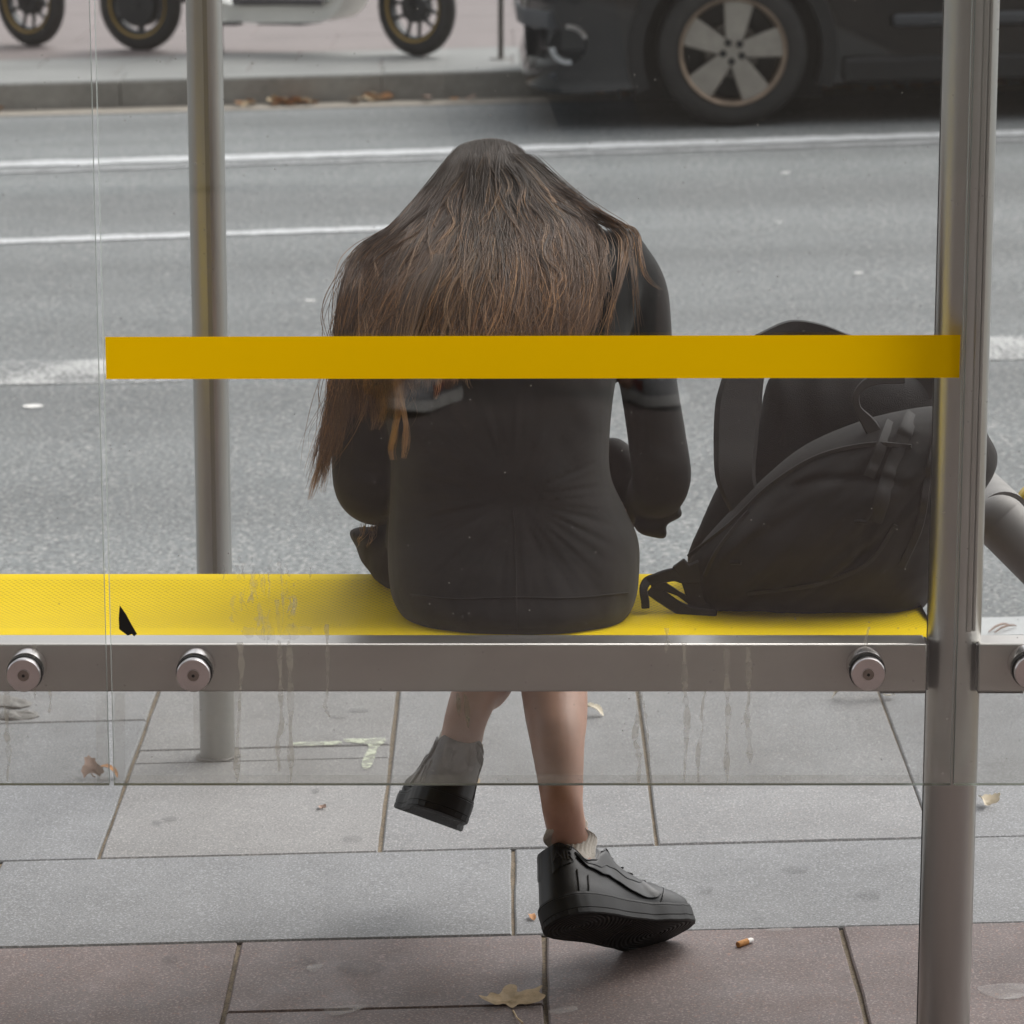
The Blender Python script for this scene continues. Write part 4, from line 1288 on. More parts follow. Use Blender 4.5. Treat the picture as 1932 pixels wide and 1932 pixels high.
# leaf litter in the far gutter: nobody could count it
b = MB()
def litter(px, py, w, n, base=ROAD):
    for _ in range(n):
        g_ = on_ground(px + random.uniform(-w, w), py, base)
        s = random.uniform(.02, .05)
        a = random.uniform(0, 2 * PI); tl = random.uniform(-.7, .7)
        R_ = Matrix.Rotation(a, 3, 'Z') @ Matrix.Rotation(tl, 3, 'X')
        y = Y_FAR - random.uniform(.02, .14)
        pts_ = [Vector((-1, 0, .1)), Vector((-.3, -.6, 0)), Vector((.6, -.5, .15)), Vector((1, .1, 0)), Vector((.3, .6, .2)), Vector((-.5, .5, 0))]
        b.add([R_ @ (p_ * s) + Vector((g_.x, y, gz(g_.x, base) + s * .55)) for p_ in pts_], [(0, 1, 2, 3, 4, 5)], random.choice((0, 0, 1, 2)))
for px, w, n in ((480, 20, 4), (560, 42, 22), (690, 22, 3), (715, 12, 4), (1190, 60, 10), (1560, 60, 22), (1660, 60, 12), (1800, 60, 14), (1900, 40, 16), (860, 60, 3), (30, 20, 2), (2050, 90, 20)):
    litter(px, 190, w, n)
lt = b.build('leaf_litter', [MT['leaf_orange'], MT['leaf'], MT['leaf_dark']], None, (0, 0, 0), smooth=False)
tag(lt, 'brown and orange leaves gathered in the far gutter', 'leaf litter', kind='stuff')
# the sandy gutter line along the far kerb
sheet('gutter', -60, 60, Y_FAR - .24, Y_FAR + .0, ROAD + .004, mat('gutter_sand', (.37, .33, .28), .9, var=(5, .2), speck=((90, .55, (.20, .18, .16), .5),)), parent=road, kind=None)

# ---- marks on the near slabs
def mark(name, pts, m, per=4, lift=.0016, closed=True):
    pts = [tuple(p_) for p_ in catmull(pts, per, True)] if per > 1 else pts
    poly = []
    for x, y in pts:
        g_ = on_ground(x, y, lift); poly.append(g_)
    return MB().add(poly, [tuple(range(len(poly)))]).build(name, m, pavement, smooth=False, fix=False)
mark('paint_mark', ((556, 1400), (600, 1399), (640, 1398), (641, 1404), (600, 1406), (556, 1407)), MT['chalk_film'], 3)
mark('paint_mark', ((650, 1394), (690, 1393), (726, 1392), (724, 1402), (712, 1411), (706, 1433), (696, 1450), (684, 1448), (683, 1436), (692, 1418), (694, 1404), (654, 1400)), MT['chalk_film'], 2)
for x, y, a_r, b_r in ((295, 1551, 10, 4), (320, 1545, 16, 5), (665, 1583, 17, 7), (595, 1492, 8, 6), (678, 1340, 20, 4), (640, 1352, 18, 4), (1330, 1678, 20, 7), (1640, 1690, 24, 10), (680, 1826, 45, 14), (578, 1814, 22, 7), (322, 1810, 16, 9), (1500, 1640, 30, 6), (430, 1320, 12, 4), (1430, 1735, 16, 5), (905, 1350, 26, 5), (1020, 1840, 16, 5)):
    mark('gum_spot', [(x + a_r * random.uniform(.75, 1.15) * math.cos(a), y + b_r * random.uniform(.75, 1.15) * math.sin(a)) for a in np.linspace(0, 2 * PI, 10)[:-1]], MT['stain_film'])
for pts in (((1035, 1907), (1080, 1898), (1088, 1906), (1050, 1913)), ((613, 1902), (690, 1894), (676, 1906), (628, 1916)), ((1030 - 450, 1822), (610, 1818), (600, 1831), (585, 1834)),
            ((1845, 1862), (1932, 1856), (1932, 1880), (1880, 1884)), ((1450, 1752), (1490, 1750), (1492, 1756), (1452, 1757))):
    mark('pale_smear', pts, MT['pale_film'])
# lump of broken paving at the far left
rb = on_ground(30, 1345)
bb = MB()
for k in range(7):
    c = on_ground(random.uniform(-55, 78), random.uniform(1322, 1362))
    bb.ellipsoid((c.x, c.y, gz(c.x) + .001), (random.uniform(.02, .05), random.uniform(.02, .04), random.uniform(.004, .008)), None, 10, 7)
for i, v in enumerate(bb.v):
    nn = mnoise.noise_vector(v * 60) * .006
    bb.v[i] = v + nn
o = bb.build('broken_paving', MT['mortar'], None, (rb.x, rb.y, gz(rb.x)), smooth=False)
tag(o, 'rough lump of broken mortar on the slab at the left edge under the rail', 'mortar lump')

# ================================================================== PERSON

DY = -.09                                   # the figure and the bag sit this much nearer the glass than the measured depths below
def atp(x, y, Y): return at(x, y, Y + DY)
def inflate(b, poly, Yc, T0, T1, c=None, per=6, mi=0, pw=2.2):
    """a stuffed shape: outline in picture units at distance Yc, T0 deep towards the viewer and T1 away"""
    P_ = [np.array(p) for p in (catmull(poly, per, True) if per > 1 else poly)]
    if c is None: c = sum(P_) / len(P_)
    c = np.array(c, float)
    ts = (1, .985, .95, .88, .78, .64, .48, .3, .12)
    n = len(P_)
    rings = []
    for t in reversed(ts):
        h = max(0, 1 - t ** pw) ** .5
        rings.append([atp(*(c + (p - c) * t), Yc - T0 * h) for p in P_])
    for t in ts[1:]:
        h = max(0, 1 - t ** pw) ** .5
        rings.append([atp(*(c + (p - c) * t), Yc + T1 * h) for p in P_])
    return b.loft(rings, mi)

def ptube(b, pts, n=20):
    """pts: (px, py, Y, radius in picture units)"""
    w = [atp(x, y, Y) for x, y, Y, r in pts]
    rr = [r / scale_at(p) for p, (x, y, Y, r) in zip(w, pts)]
    c = catmull([(*p, r) for p, r in zip(w, rr)], 6)
    P_ = [Vector(q[:3]) for q in c]; R_ = [float(q[3]) for q in c]
    b.tube(P_, R_, n)
    b.ellipsoid(P_[0], (R_[0],) * 3, None, 16, 10)
    b.ellipsoid(P_[-1], (R_[-1],) * 3, None, 16, 10)
    return b

def wtube(b, pts, n=18):
    c = catmull(pts, 6)
    P_ = [Vector(q[:3]) for q in c]; R_ = [float(q[3]) for q in c]
    b.tube(P_, R_, n)
    b.ellipsoid(P_[0], (R_[0],) * 3, None, 14, 9)
    b.ellipsoid(P_[-1], (R_[-1],) * 3, None, 14, 9)
    return b

# ---- where the two shoes stand and how they are turned
contact = on_ground(1195, 1793)
Fr = Vector((.72, .6255, -.3))
z_ = Vector((0, 0, 1)); U0 = (z_ - Fr * z_.dot(Fr)).normalized(); Sd = Fr.cross(U0)
ph_ = math.radians(40)
Ur = U0 * math.cos(ph_) - Sd * math.sin(ph_)
Wr = Fr.cross(Ur)
Or = Vector((contact.x, contact.y, gz(contact.x))) - Fr * .200 + Wr * .049 + Ur * -.001
Fl = Vector((-.17, .92, -.34)).normalized()
Ol = at(836, 1534, 4.645)
Ul = Vector((.33, .32, .887))
Ul = (Ul - Fl * Ul.dot(Fl)).normalized()
def ankle(O_, F_, U_, x, z, r):
    q = O_ + F_ * x + U_ * z
    return (q.x, q.y, q.z, r)

# ---- body: one continuous skin
KR = (.040, 4.94, .490, .052)      # knee of the planted leg
KL = (-.005, 4.90, .585, .052)      # knee of the crossed leg
bd = MB()
def pw_(px, py, Y, r):
    p = at(px, py, Y); return (p.x, p.y, p.z, r / scale_at(p))
wtube(bd, [(.075, 4.53, .588, .072), (.06, 4.75, .575, .066), KR, pw_(1046, 1305, 4.74, 63), pw_(1052, 1400, 4.65, 52), pw_(1058, 1480, 4.60, 43), pw_(1063, 1535, 4.575, 39), ankle(Or, Fr, Ur, .080, .124, .0275), ankle(Or, Fr, Ur, .070, .07, .028)])
wtube(bd, [(-.075, 4.53, .598, .072), (-.045, 4.76, .62, .066), KL, pw_(925, 1250, 4.79, 56), pw_(898, 1305, 4.745, 46), pw_(879, 1356, 4.72, 41), ankle(Ol, Fl, Ul, .066, .105, .029), ankle(Ol, Fl, Ul, .066, .07, .028)])
torso_sp = [(0, 4.54, .60, .11), (0, 4.53, .70, .10), (0, 4.55, .80, .095), (0, 4.61, .89, .085), (0, 4.68, .945, .065), (-.01, 4.73, .98, .045), (-.02, 4.78, .99, .045)]
wtube(bd, torso_sp)
HC = Vector((-.030, 4.845, .980))          # head, bowed far forward
HR = Matrix.Rotation(math.radians(58), 3, 'X')
bd.ellipsoid(HC, (.072, .088, .098), HR.transposed(), 26, 18)
def hp(x, y, z): return HC + HR.transposed() @ Vector((x, y, z))
bd.ellipsoid(hp(0, .055, -.055), (.050, .045, .052), HR.transposed(), 18, 12)      # jaw
bd.ellipsoid(hp(0, .098, -.018), (.011, .017, .020), HR.transposed(), 12, 8)       # nose
bd.ellipsoid(hp(0, .088, -.060), (.022, .010, .008), HR.transposed(), 12, 8)       # mouth
for s in (-1, 1):
    bd.ellipsoid(hp(s * .030, .078, .008), (.016, .010, .010), HR.transposed(), 12, 8)
    bd.ellipsoid(hp(s * .073, .0, -.015), (.010, .020, .030), HR.transposed(), 12, 8)   # ears
def hand(b, wrist, dirv, side):
    """palm, four curled fingers and a thumb"""
    d = Vector(dirv).normalized(); up = Vector((0, 0, 1)); s = d.cross(up).normalized(); nrm = s.cross(d)
    w = Vector(wrist)
    R_ = Matrix((s, d, nrm)).transposed()
    b.ellipsoid(w + d * .045, (.040, .052, .016), R_, 16, 10)
    for k, (o_, l_) in enumerate(((-.028, .062), (-.010, .072), (.009, .068), (.027, .052))):
        p_ = w + d * .085 + s * o_
        wtube(b, [(*p_, .0085), (*(p_ + d * l_ * .45 - nrm * .012), .008), (*(p_ + d * l_ * .7 - nrm * .034), .0075), (*(p_ + d * l_ * .55 - nrm * .056), .007)], 10)
    p_ = w + d * .030 + s * side * .036
    wtube(b, [(*p_, .010), (*(p_ + d * .028 + s * side * .020 - nrm * .012), .0095), (*(p_ + d * .055 + s * side * .018 - nrm * .026), .0085)], 10)
wl, wr_ = atp(850, 960, 4.95), atp(1085, 962, 4.97)
wtube(bd, [(*atp(770, 560, 4.71), .036), (*atp(692, 760, 4.66), .040), (*atp(692, 920, 4.65), .038), (*atp(760, 948, 4.83), .032), (*wl, .024)])
wtube(bd, [(*atp(1150, 560, 4.71), .036), (*atp(1226, 760, 4.66), .030), (*atp(1243, 910, 4.65), .030), (*atp(1170, 950, 4.83), .032), (*wr_, .024)])
hand(bd, wl, (.55, .75, .1), 1)
hand(bd, wr_, (-.55, .75, .1), -1)
body_sk = fused(bd, .0045, 5)
PORG = atp(968, 1190, 4.60)
person = bpy.data.objects.new('person', bpy.data.meshes.new('person'))
COL.objects.link(person)
person.location = PORG
tag(person, 'person in a black jacket with long brown hair seen from behind on the yellow bench', 'person')

# ---- jacket
levels = [(416, 860, 1080, 4.79, .060), (436, 795, 1150, 4.77, .075), (474, 740, 1212, 4.735, .090), (540, 694, 1218, 4.69, .102), (620, 690, 1192, 4.655, .110), (720, 712, 1162, 4.625, .118), (830, 735, 1150, 4.605, .124),
          (900, 738, 1153, 4.598, .128), (960, 735, 1180, 4.595, .130), (1020, 731, 1205, 4.585, .138), (1085, 733, 1206, 4.57, .150), (1130, 741, 1200, 4.56, .158), (1165, 762, 1184, 4.55, .160), (1187, 795, 1158, 4.545, .155), (1201, 845, 1105, 4.54, .140), (1208, 890, 1060, 4.54, .11)]
jk = MB()
lv = catmull(levels, 5)
rings = []
for y, xl, xr_, Yc, hd in lv:
    r_ = []
    for k in range(44):
        a = 2 * PI * k / 44
        ca, sa = math.cos(a), math.sin(a)
        e = .78
        fx = math.copysign(abs(ca) ** e, ca); fy = math.copysign(abs(sa) ** e, sa)
        r_.append(atp((xl + xr_) / 2 + (xr_ - xl) / 2 * fx, y, Yc + hd * fy))
    rings.append(r_)
jk.loft(rings)
ptube(jk, [(742, 525, 4.715, 50), (702, 600, 4.685, 56), (690, 700, 4.665, 62), (692, 800, 4.65, 66), (693, 880, 4.645, 68), (696, 922, 4.65, 63), (726, 945, 4.74, 50), (790, 958, 4.86, 44), (840, 960, 4.93, 40)])
ptube(jk, [(1166, 490, 4.72, 60), (1198, 552, 4.70, 63), (1212, 650, 4.68, 58), (1226, 740, 4.665, 55), (1240, 830, 4.65, 56), (1247, 905, 4.645, 57), (1222, 940, 4.74, 50), (1150, 955, 4.87, 44), (1100, 960, 4.94, 40)])
inflate(jk, ((1196, 985), (1245, 972), (1287, 962), (1288, 974), (1268, 984), (1252, 990), (1261, 1006), (1257, 1017), (1235, 1015), (1204, 1006)), 4.70, .025, .03, per=3)
inflate(jk, ((1135, 835), (1160, 824), (1190, 842), (1210, 880), (1215, 950), (1160, 960), (1140, 900)), 4.74, .03, .04, per=4)
jf = fused(jk, .0042, 16)
pl_c = np.array((972.0, 938.0))
for i, v in enumerate(jf.v):
    x, y = proj(v)
    dx, dy = x - pl_c[0], y - pl_c[1]
    rho, ph = math.hypot(dx, dy), math.atan2(dy, dx)
    nearside = max(0, min(1, (4.62 + DY - v.y) / .06))
    if 735 < x < 1165 and 700 < y < 1210:
        fall = math.exp(-((rho - 105) / 95.0) ** 2) * min(1, rho / 22)
        ridge = mnoise.noise(Vector((math.cos(ph) * 9, math.sin(ph) * 9, rho * .004))) + .6 * mnoise.noise(Vector((math.cos(ph) * 19, math.sin(ph) * 19, rho * .005)))
        v.y -= .0032 * ridge * fall * nearside
        v.y += .006 * math.exp(-(rho / 40.0) ** 2) * nearside
    n2 = mnoise.noise(Vector((v.x * 9, v.y * 9, v.z * 13))) * .006 + mnoise.noise(Vector((v.x * 30 + v.z * 14, v.y * 20, v.z * 20))) * .0035
    v.y -= n2 * nearside
    # cloth gathers at the elbows
    for ex, ey in ((690, 880), (1245, 880)):
        d_ = math.hypot((x - ex) / 60, (y - ey) / 120)
        if d_ < 1.4:
            v.y -= .010 * mnoise.noise(Vector((v.x * 14, 5, v.z * 55 + v.x * 20))) * max(0, 1 - d_ / 1.4) * nearside
jacket = jf.build('jacket', MT['jacket'], person, PORG, smooth=True, angle=180)
# back yoke and centre seams show as fine raised lines
def surf_line(bvh, pts, r, lift=.0008):
    w = []
    for x, y in catmull(pts, 10):
        h = bvh.ray_cast(EYE, ray(x, y).normalized())
        if h[0] is not None: w.append(h[0] - ray(x, y).normalized() * lift)
    return w
dep0 = BVHTree.FromPolygons(jf.v, jf.f)
for pts in (((970, 960), (972, 1040), (974, 1120), (975, 1190)), ((775, 1122), (860, 1130), (970, 1127), (1080, 1128), (1185, 1118))):
    w = surf_line(dep0, pts, .0012)
    if len(w) > 3: MB().tube(w, .0011, 6).build('seam', MT['jacket'], jacket, PORG)

# ---- skirt over the thighs
sk = MB()
wtube(sk, [(.07, 4.54, .595, .082), (.06, 4.73, .588, .078), (.045, 4.85, .56, .068)])
wtube(sk, [(-.08, 4.54, .60, .085), (-.06, 4.74, .625, .08), (-.02, 4.86, .625, .068)])
inflate(sk, ((657, 1001), (678, 995), (720, 990), (770, 985), (810, 1000), (830, 1080), (800, 1135), (752, 1117), (716, 1100), (690, 1072), (672, 1036)), 4.72, .07, .12, per=4)
skf = fused(sk, .0055, 5)
for v in skf.v:
    x, y = proj(v)
    v.y -= .010 * mnoise.noise(Vector((x * .045 + y * .01, 3, y * .006))) + .004 * mnoise.noise(Vector((x * .12, 9, y * .012)))
    v.x += .003 * mnoise.noise(Vector((v.x * 10, v.y * 10, v.z * 40)))
skirt = skf.build('skirt', MT['skirt'], person, PORG, smooth=True, angle=180)

# ---- shoes and socks
def make_shoe(Fv, Uv, Ov, side, stretch=1.0, owner=None, org=None, mats=('shoe', 'shoe_mid', 'tread', 'webbing', 'shoe_mark', 'shoe_seam_glint'), letters=True):
    """local frame: x from heel to toe, y = side the camera sees, z up from the sole"""
    owner = owner or person
    org = org if org is not None else PORG
    Fv = Vector(Fv).normalized(); Uv = (Vector(Uv) - Fv * Vector(Uv).dot(Fv)).normalized(); Wv = Uv.cross(Fv)
    R_ = Matrix((Fv, Wv, Uv)).transposed()
    M4 = (R_ @ Matrix.Diagonal((stretch, 1, 1))).to_4x4(); M4.translation = Vector(Ov) - org
    L = .250
    plan = [(0, .0), (.003, .0155), (.009, .0255), (.020, .0345), (.034, .0388), (.055, .0405), (.10, .0390), (.145, .0420), (.175, .0480), (.205, .0465), (.228, .036), (.243, .020), (L, 0)]
    def hw(x):
        for (a, wa), (b, wb_) in zip(plan, plan[1:]):
            if a <= x <= b:
                t = (x - a) / (b - a); t = math.sqrt(t) if a == 0 else t * t * (3 - 2 * t) if .05 < a < .2 else t
                return wa + (wb_ - wa) * t
        return 0
    def cy(x): return side * (.006 * math.sin(PI * min(1, max(0, (x - .08) / .2))))
    def spring(x): return .016 * max(0, (x - .15) / (.250 - .15)) ** 2
    # outline by angle, so that the toe and heel are round
    N = 150
    out = []
    dense = [(.5 - .5 * math.cos(PI * k / 75)) for k in range(76)]
    left = [(L * t, hw(L * t)) for t in dense]
    for x, w in left: out.append((x, cy(x) + w))
    for x, w in reversed(left[1:-1]): out.append((x, cy(x) - w))
    n = len(out)
    def ring(grow, z, teeth=0):
        r_ = []
        for k, (x, y) in enumerate(out):
            a0, a1 = out[k - 1], out[(k + 1) % n]
            tx, ty = a1[0] - a0[0], a1[1] - a0[1]
            l_ = math.hypot(tx, ty) or 1
            nx_, ny_ = -ty / l_, tx / l_
            g = grow + (teeth if k % 2 else 0)
            r_.append(Vector((x + nx_ * g, y + ny_ * g, z(x) + spring(x))))
        return r_
    top_z = lambda x: .0315 - .006 * min(1, max(0, (x - .05) / .15))
    sgn = 1
    test = ring(.01, lambda x: 0)
    if max(p.x for p in test) < L: sgn = -1
    def rg(g, z, teeth=0): return ring(sgn * g, z, sgn * teeth)
    sole = MB().loft([rg(-.006, lambda x: .0008), rg(.0005, lambda x: 0, .0), rg(.0016, lambda x: .0015, .0007), rg(.0018, lambda x: .0075, .0007), rg(.0012, lambda x: .0080), rg(.0020, lambda x: .0092),
                      rg(.0022, lambda x: top_z(x) * .55), rg(.0021, lambda x: top_z(x) - .0050), rg(.0012, lambda x: top_z(x) - .0042), rg(.0016, lambda x: top_z(x) - .0030), rg(.0010, lambda x: top_z(x)), rg(-.004, lambda x: top_z(x) + .0005)])
    tr = MB().add(rg(-.004, lambda x: .0), [tuple(range(n))])
    # upper
    hp_ = [(0, .110), (.008, .112), (.024, .104), (.048, .085), (.070, .086), (.090, .101), (.106, .108), (.124, .097), (.147, .084), (.170, .071), (.193, .062), (.216, .054), (.235, .045), (L - .004, .034)]
    def hz(x):
        for (a, wa), (b, wb_) in zip(hp_, hp_[1:]):
            if a <= x <= b:
                t = (x - a) / (b - a); return wa + (wb_ - wa) * (t * t * (3 - 2 * t))
        return hp_[-1][1]
    col = [(1.0, 0), (1.02, .18), (1.0, .40), (1.0, .62), (.98, .84), (.965, .96), (.92, 1.0), (.86, .965), (.82, .80), (.5, .55), (0, .50)]
    hee = [(0, 0), (0, .18), (0, .40), (0, .62), (0, .84), (0, .96), (0, 1.0), (0, 1.0), (0, 1.0), (0, 1.0), (0, 1.0)]
    vam = [(1.0, 0), (1.02, .2), (.99, .40), (.92, .58), (.80, .75), (.66, .87), (.52, .94), (.38, .975), (.24, .99), (.12, 1.0), (0, 1.0)]
    def prof(x):
        t = min(1, max(0, (x - .098) / .03)); t = t * t * (3 - 2 * t)
        q = min(1, max(0, (x - .006) / .008))        # the heel end closes with a full-height padded wall
        cc = [(a[0], b[1] + (a[1] - b[1]) * q) for a, b in zip(col, hee)]
        return [(a[0] + (b[0] - a[0]) * t, a[1] + (b[1] - a[1]) * t) for a, b in zip(cc, vam)]
    def S(x, s, lift=0.0, sd=1):
        p_ = prof(x); f = s * (len(p_) - 1); i = min(int(f), len(p_) - 2); t = f - i
        fy = p_[i][0] + (p_[i + 1][0] - p_[i][0]) * t; fz = p_[i][1] + (p_[i + 1][1] - p_[i][1]) * t
        w = max(hw(x) - .0015, .0)
        z0 = top_z(x) - .003
        narrow = 1 - .13 * fz * min(1, max(0, (.12 - x) / .02)) if x > .06 else 1 - .13 * fz
        return Vector((x + .022 * fz * max(0, 1 - x / .11), cy(x) + sd * (w * fy * narrow + lift), spring(x) + z0 + (hz(x) - z0) * fz))
    xs = [.0008, .0025, .005, .009, .014, .02, .03, .042, .055, .07, .085, .1, .108, .116, .125, .14, .155, .165, .177, .19, .203, .215, .226, .235, .242, .2465]
    rings = []
    for x in xs:
        r_ = [S(x, k / 20, 0, 1) for k in range(21)] + [S(x, k / 20, 0, -1) for k in range(19, -1, -1)]
        rings.append(r_)
    up = MB().loft(rings, closed=True)
    for v in up.v:   # creases across the vamp
        if .138 < v.x < .198 and v.z > .045:
            v.z += .0016 * math.sin((v.x + .3 * abs(v.y)) * 420) * min(1, (v.x - .138) / .02, (.198 - v.x) / .02)
    shoe = up.build('shoe', MT[mats[0]], owner, None, smooth=True, angle=50)
    shoe.matrix_local = M4
    def sub(b, n_, m_, **kw): return b.build(n_, m_, shoe, None, **kw)
    sub(sole, 'sole', MT[mats[1]], smooth=True, angle=28)
    sub(tr, 'tread', MT[mats[2]], smooth=False)
    # tongue, eyestay, laces
    sub(MB().loft([[Vector((x, y, z + spring(x))) for y, z in ((-w, hz(x) - .006), (-w * .6, hz(x) + d_), (w * .6, hz(x) + d_), (w, hz(x) - .006), (w * .5, hz(x) - .010), (-w * .5, hz(x) - .010))]
                   for x, w, d_ in ((.092, .018, .012), (.102, .020, .015), (.116, .018, .008), (.135, .015, .003), (.155, .011, .0005))]), 'tongue', MT[mats[0]], smooth=True, angle=60)
    for k in range(5):
        x = .118 + .016 * k
        s_ = 1 if k % 2 else -1
        w_ = [S(x, .55, .001, -1), S(x + s_ * .004, .75, .002, -1) + Vector((0, 0, .003)), Vector((x + s_ * .006, 0, hz(x) + .008)), S(x + s_ * .008, .75, .002, 1) + Vector((0, 0, .003)), S(x + s_ * .01, .55, .001, 1)]
        c_ = [Vector(q) for q in catmull(w_, 5)]
        sub(MB().tube(c_, .0032, 8, flat=.5), 'lace', MT[mats[3]])
    # a loose lace loop standing off the vamp
    lp = [Vector((.098, side * .012, hz(.1) + .006)), Vector((.115, side * .030, hz(.115) + .016)), Vector((.145, side * .036, hz(.14) + .018)), Vector((.178, side * .030, hz(.178) + .012)), Vector((.190, side * .012, hz(.19) + .003))]
    sub(MB().tube([Vector(q) for q in catmull(lp, 6)], .0042, 8, flat=.6), 'lace', MT[mats[3]])
    # overlay: heel counter patch, curved mark on both flanks, eyestay
    def patch(x0, x1, s0, s1, nx, ns, lift, sd, edge=lambda u, v: (u, v)):
        v_, f_ = [], []
        for i in range(nx + 1):
            for j in range(ns + 1):
                u, w = edge(i / nx, j / ns)
                v_.append(S(x0 + (x1 - x0) * u, s0 + (s1 - s0) * w, lift, sd))
        for i in range(nx):
            for j in range(ns):
                f_.append((i * (ns + 1) + j, (i + 1) * (ns + 1) + j, (i + 1) * (ns + 1) + j + 1, i * (ns + 1) + j + 1))
        o_ = len(v_)
        for i in range(nx + 1):
            for j in range(ns + 1):
                u, w = edge(i / nx, j / ns)
                v_.append(S(x0 + (x1 - x0) * u, s0 + (s1 - s0) * w, -.001, sd))
        idx = [i * (ns + 1) for i in range(nx + 1)]
        bord = [i * (ns + 1) for i in range(nx + 1)] + [nx * (ns + 1) + j for j in range(1, ns + 1)] + [i * (ns + 1) + ns for i in range(nx - 1, -1, -1)] + [j for j in range(ns - 1, 0, -1)]
        for a, b2 in zip(bord, bord[1:] + bord[:1]): f_.append((a, b2, b2 + o_, a + o_))
        return v_, f_
    ht = MB()
    for sd in (1, -1):
        v_, f_ = patch(.0026, .045, .24, .60, 12, 8, .0016, sd, lambda u, w: (u * (.55 + .45 * w), w + (u * .25 * (1 - w))))
        ht.add(v_, f_)
    sub(ht, 'heel_tab', MT[mats[0]], smooth=True, angle=40)
    # the long curved tick on each flank: tail at the heel, belly low, hook rising to the laces
    lower = catmull([(.028, .40), (.06, .33), (.09, .22), (.12, .12), (.143, .08), (.160, .10), (.168, .16)], 6)
    upper_ = catmull([(.028, .425), (.06, .39), (.09, .32), (.112, .26), (.128, .245), (.143, .28), (.153, .36)], 6)
    for sd in (1, -1):
        tb_ = MB(); v_, f_ = [], []
        for lift in (.0026, -.001):
            for (xa_, sa), (xb_, sb) in zip(lower, upper_):
                for k in range(5):
                    t = k / 4
                    v_.append(S(xa_ + (xb_ - xa_) * t, sa + (sb - sa) * t, lift, sd))
        m_ = len(lower)
        for i in range(m_ - 1):
            for k in range(4): f_.append((i * 5 + k, (i + 1) * 5 + k, (i + 1) * 5 + k + 1, i * 5 + k + 1))
            o_ = m_ * 5
            f_.append((i * 5, (i + 1) * 5, o_ + (i + 1) * 5, o_ + i * 5)); f_.append((i * 5 + 4, (i + 1) * 5 + 4, o_ + (i + 1) * 5 + 4, o_ + i * 5 + 4))
        sub(tb_.add(v_, f_), 'tick_emblem', MT[mats[4]], smooth=True, angle=40)
    def seam(pts, sd, rad=.0009, lift=.0012):
        w_ = [S(float(q[0]), float(q[1]), lift, sd) for q in catmull(pts, 6)]
        sub(MB().tube(w_, rad, 6), 'seam', MT[mats[5]])
    for sd in (1, -1):
        seam([(x_, s_) for x_, s_ in lower], sd, .0009, .0026); seam([(x_, s_) for x_, s_ in upper_], sd, .0009, .0026)  # paler tubes outline the tick, its edge highlights put into colour
        seam([(.026, .02), (.027, .14), (.028, .25)], sd); seam([(.040, .02), (.042, .14), (.044, .25)], sd)
        seam([(.012, .50), (.03, .49), (.048, .50), (.062, .57), (.085, .60), (.10, .58)], sd)
        seam([(.092, .62), (.112, .58), (.135, .62), (.155, .70), (.172, .85)], sd)
        seam([(.165, .02), (.176, .20), (.188, .40), (.196, .62), (.199, .98)], sd)
    # raised lettering on the heel tab
    def word(txt, size, x0, s0, sd, rise):
        cu = bpy.data.curves.new('txt', 'FONT'); cu.body = txt; cu.size = size; cu.extrude = .0005; cu.align_x = 'CENTER'
        o_ = bpy.data.objects.new('txt', cu); COL.objects.link(o_)
        dg = bpy.context.evaluated_depsgraph_get()
        me = o_.evaluated_get(dg).to_mesh()
        v_ = []
        for v in me.vertices:
            # wrap the flat word round the heel
            u = v.co.x
            px_ = max(.0028, x0 - u * sd)
            p_ = S(px_, s0 + v.co.y * 8.0 + (rise * u), .0022 + v.co.z, sd)
            v_.append(p_)
        f_ = [list(q.vertices) for q in me.polygons]
        o_.evaluated_get(dg).to_mesh_clear()
        bpy.data.objects.remove(o_)
        return MB().add(v_, f_)
    if letters: sub(word('AIR', .014, .013, .33, -1, 0), 'lettering', MT['black_rubber'], smooth=False)
    if letters: sub(word('NIKE', .010, .014, .46, -1, 0), 'lettering', MT['black_rubber'], smooth=False)
    return shoe

make_shoe(Fr, Ur, Or, 1, 1.07)
make_shoe(Fl, Ul, Ol, -1)

def sock(O_, F_, U_, levels, rib=30):
    """ribbed ankle sock: rings that are longer from heel to toe than across; levels (z, x, half length, half width, drift)"""
    W_ = U_.cross(F_)
    n = 120
    rings = []
    lv_ = catmull(levels, 6)
    for i, (z, x, a_r, b_r, w_o) in enumerate(lv_):
        t = i / (len(lv_) - 1)
        r_ = []
        for k in range(n):
            an = 2 * PI * k / n
            g = 1 + (.030 * math.cos(rib * an) if t > .35 else 0)
            r_.append(O_ + F_ * (x + a_r * g * math.cos(an)) + W_ * (w_o + b_r * g * math.sin(an)) + U_ * z)
        rings.append(r_)
    return MB().loft(rings).build('sock', MT['sock'], person, PORG, smooth=True, angle=70)
qs = at(1068, 1560, 4.588) - Or
sx_, sz_, sw_ = qs.dot(Fr), qs.dot(Ur), qs.dot(Ur.cross(Fr))
sock(Or, Fr, Ur, [(.045, .068, .042, .025, 0), (.075, .066, .043, .026, 0), (.092, .068, .042, .0265, 0), (.108, .073, .038, .028, 0), (.124, .080, .034, .0295, sw_ * .2),
                  (sz_ - .012, sx_ - .003, .0300, .0282, sw_ * .85), (sz_ - .003, sx_, .0296, .0280, sw_), (sz_, sx_ + .001, .0286, .0272, sw_)])
sock(Ol, Fl, Ul, [(.045, .068, .042, .025, 0), (.075, .066, .042, .0275, 0), (.088, .064, .040, .028, 0), (.100, .066, .038, .0295, 0), (.112, .066, .036, .0298, 0)])

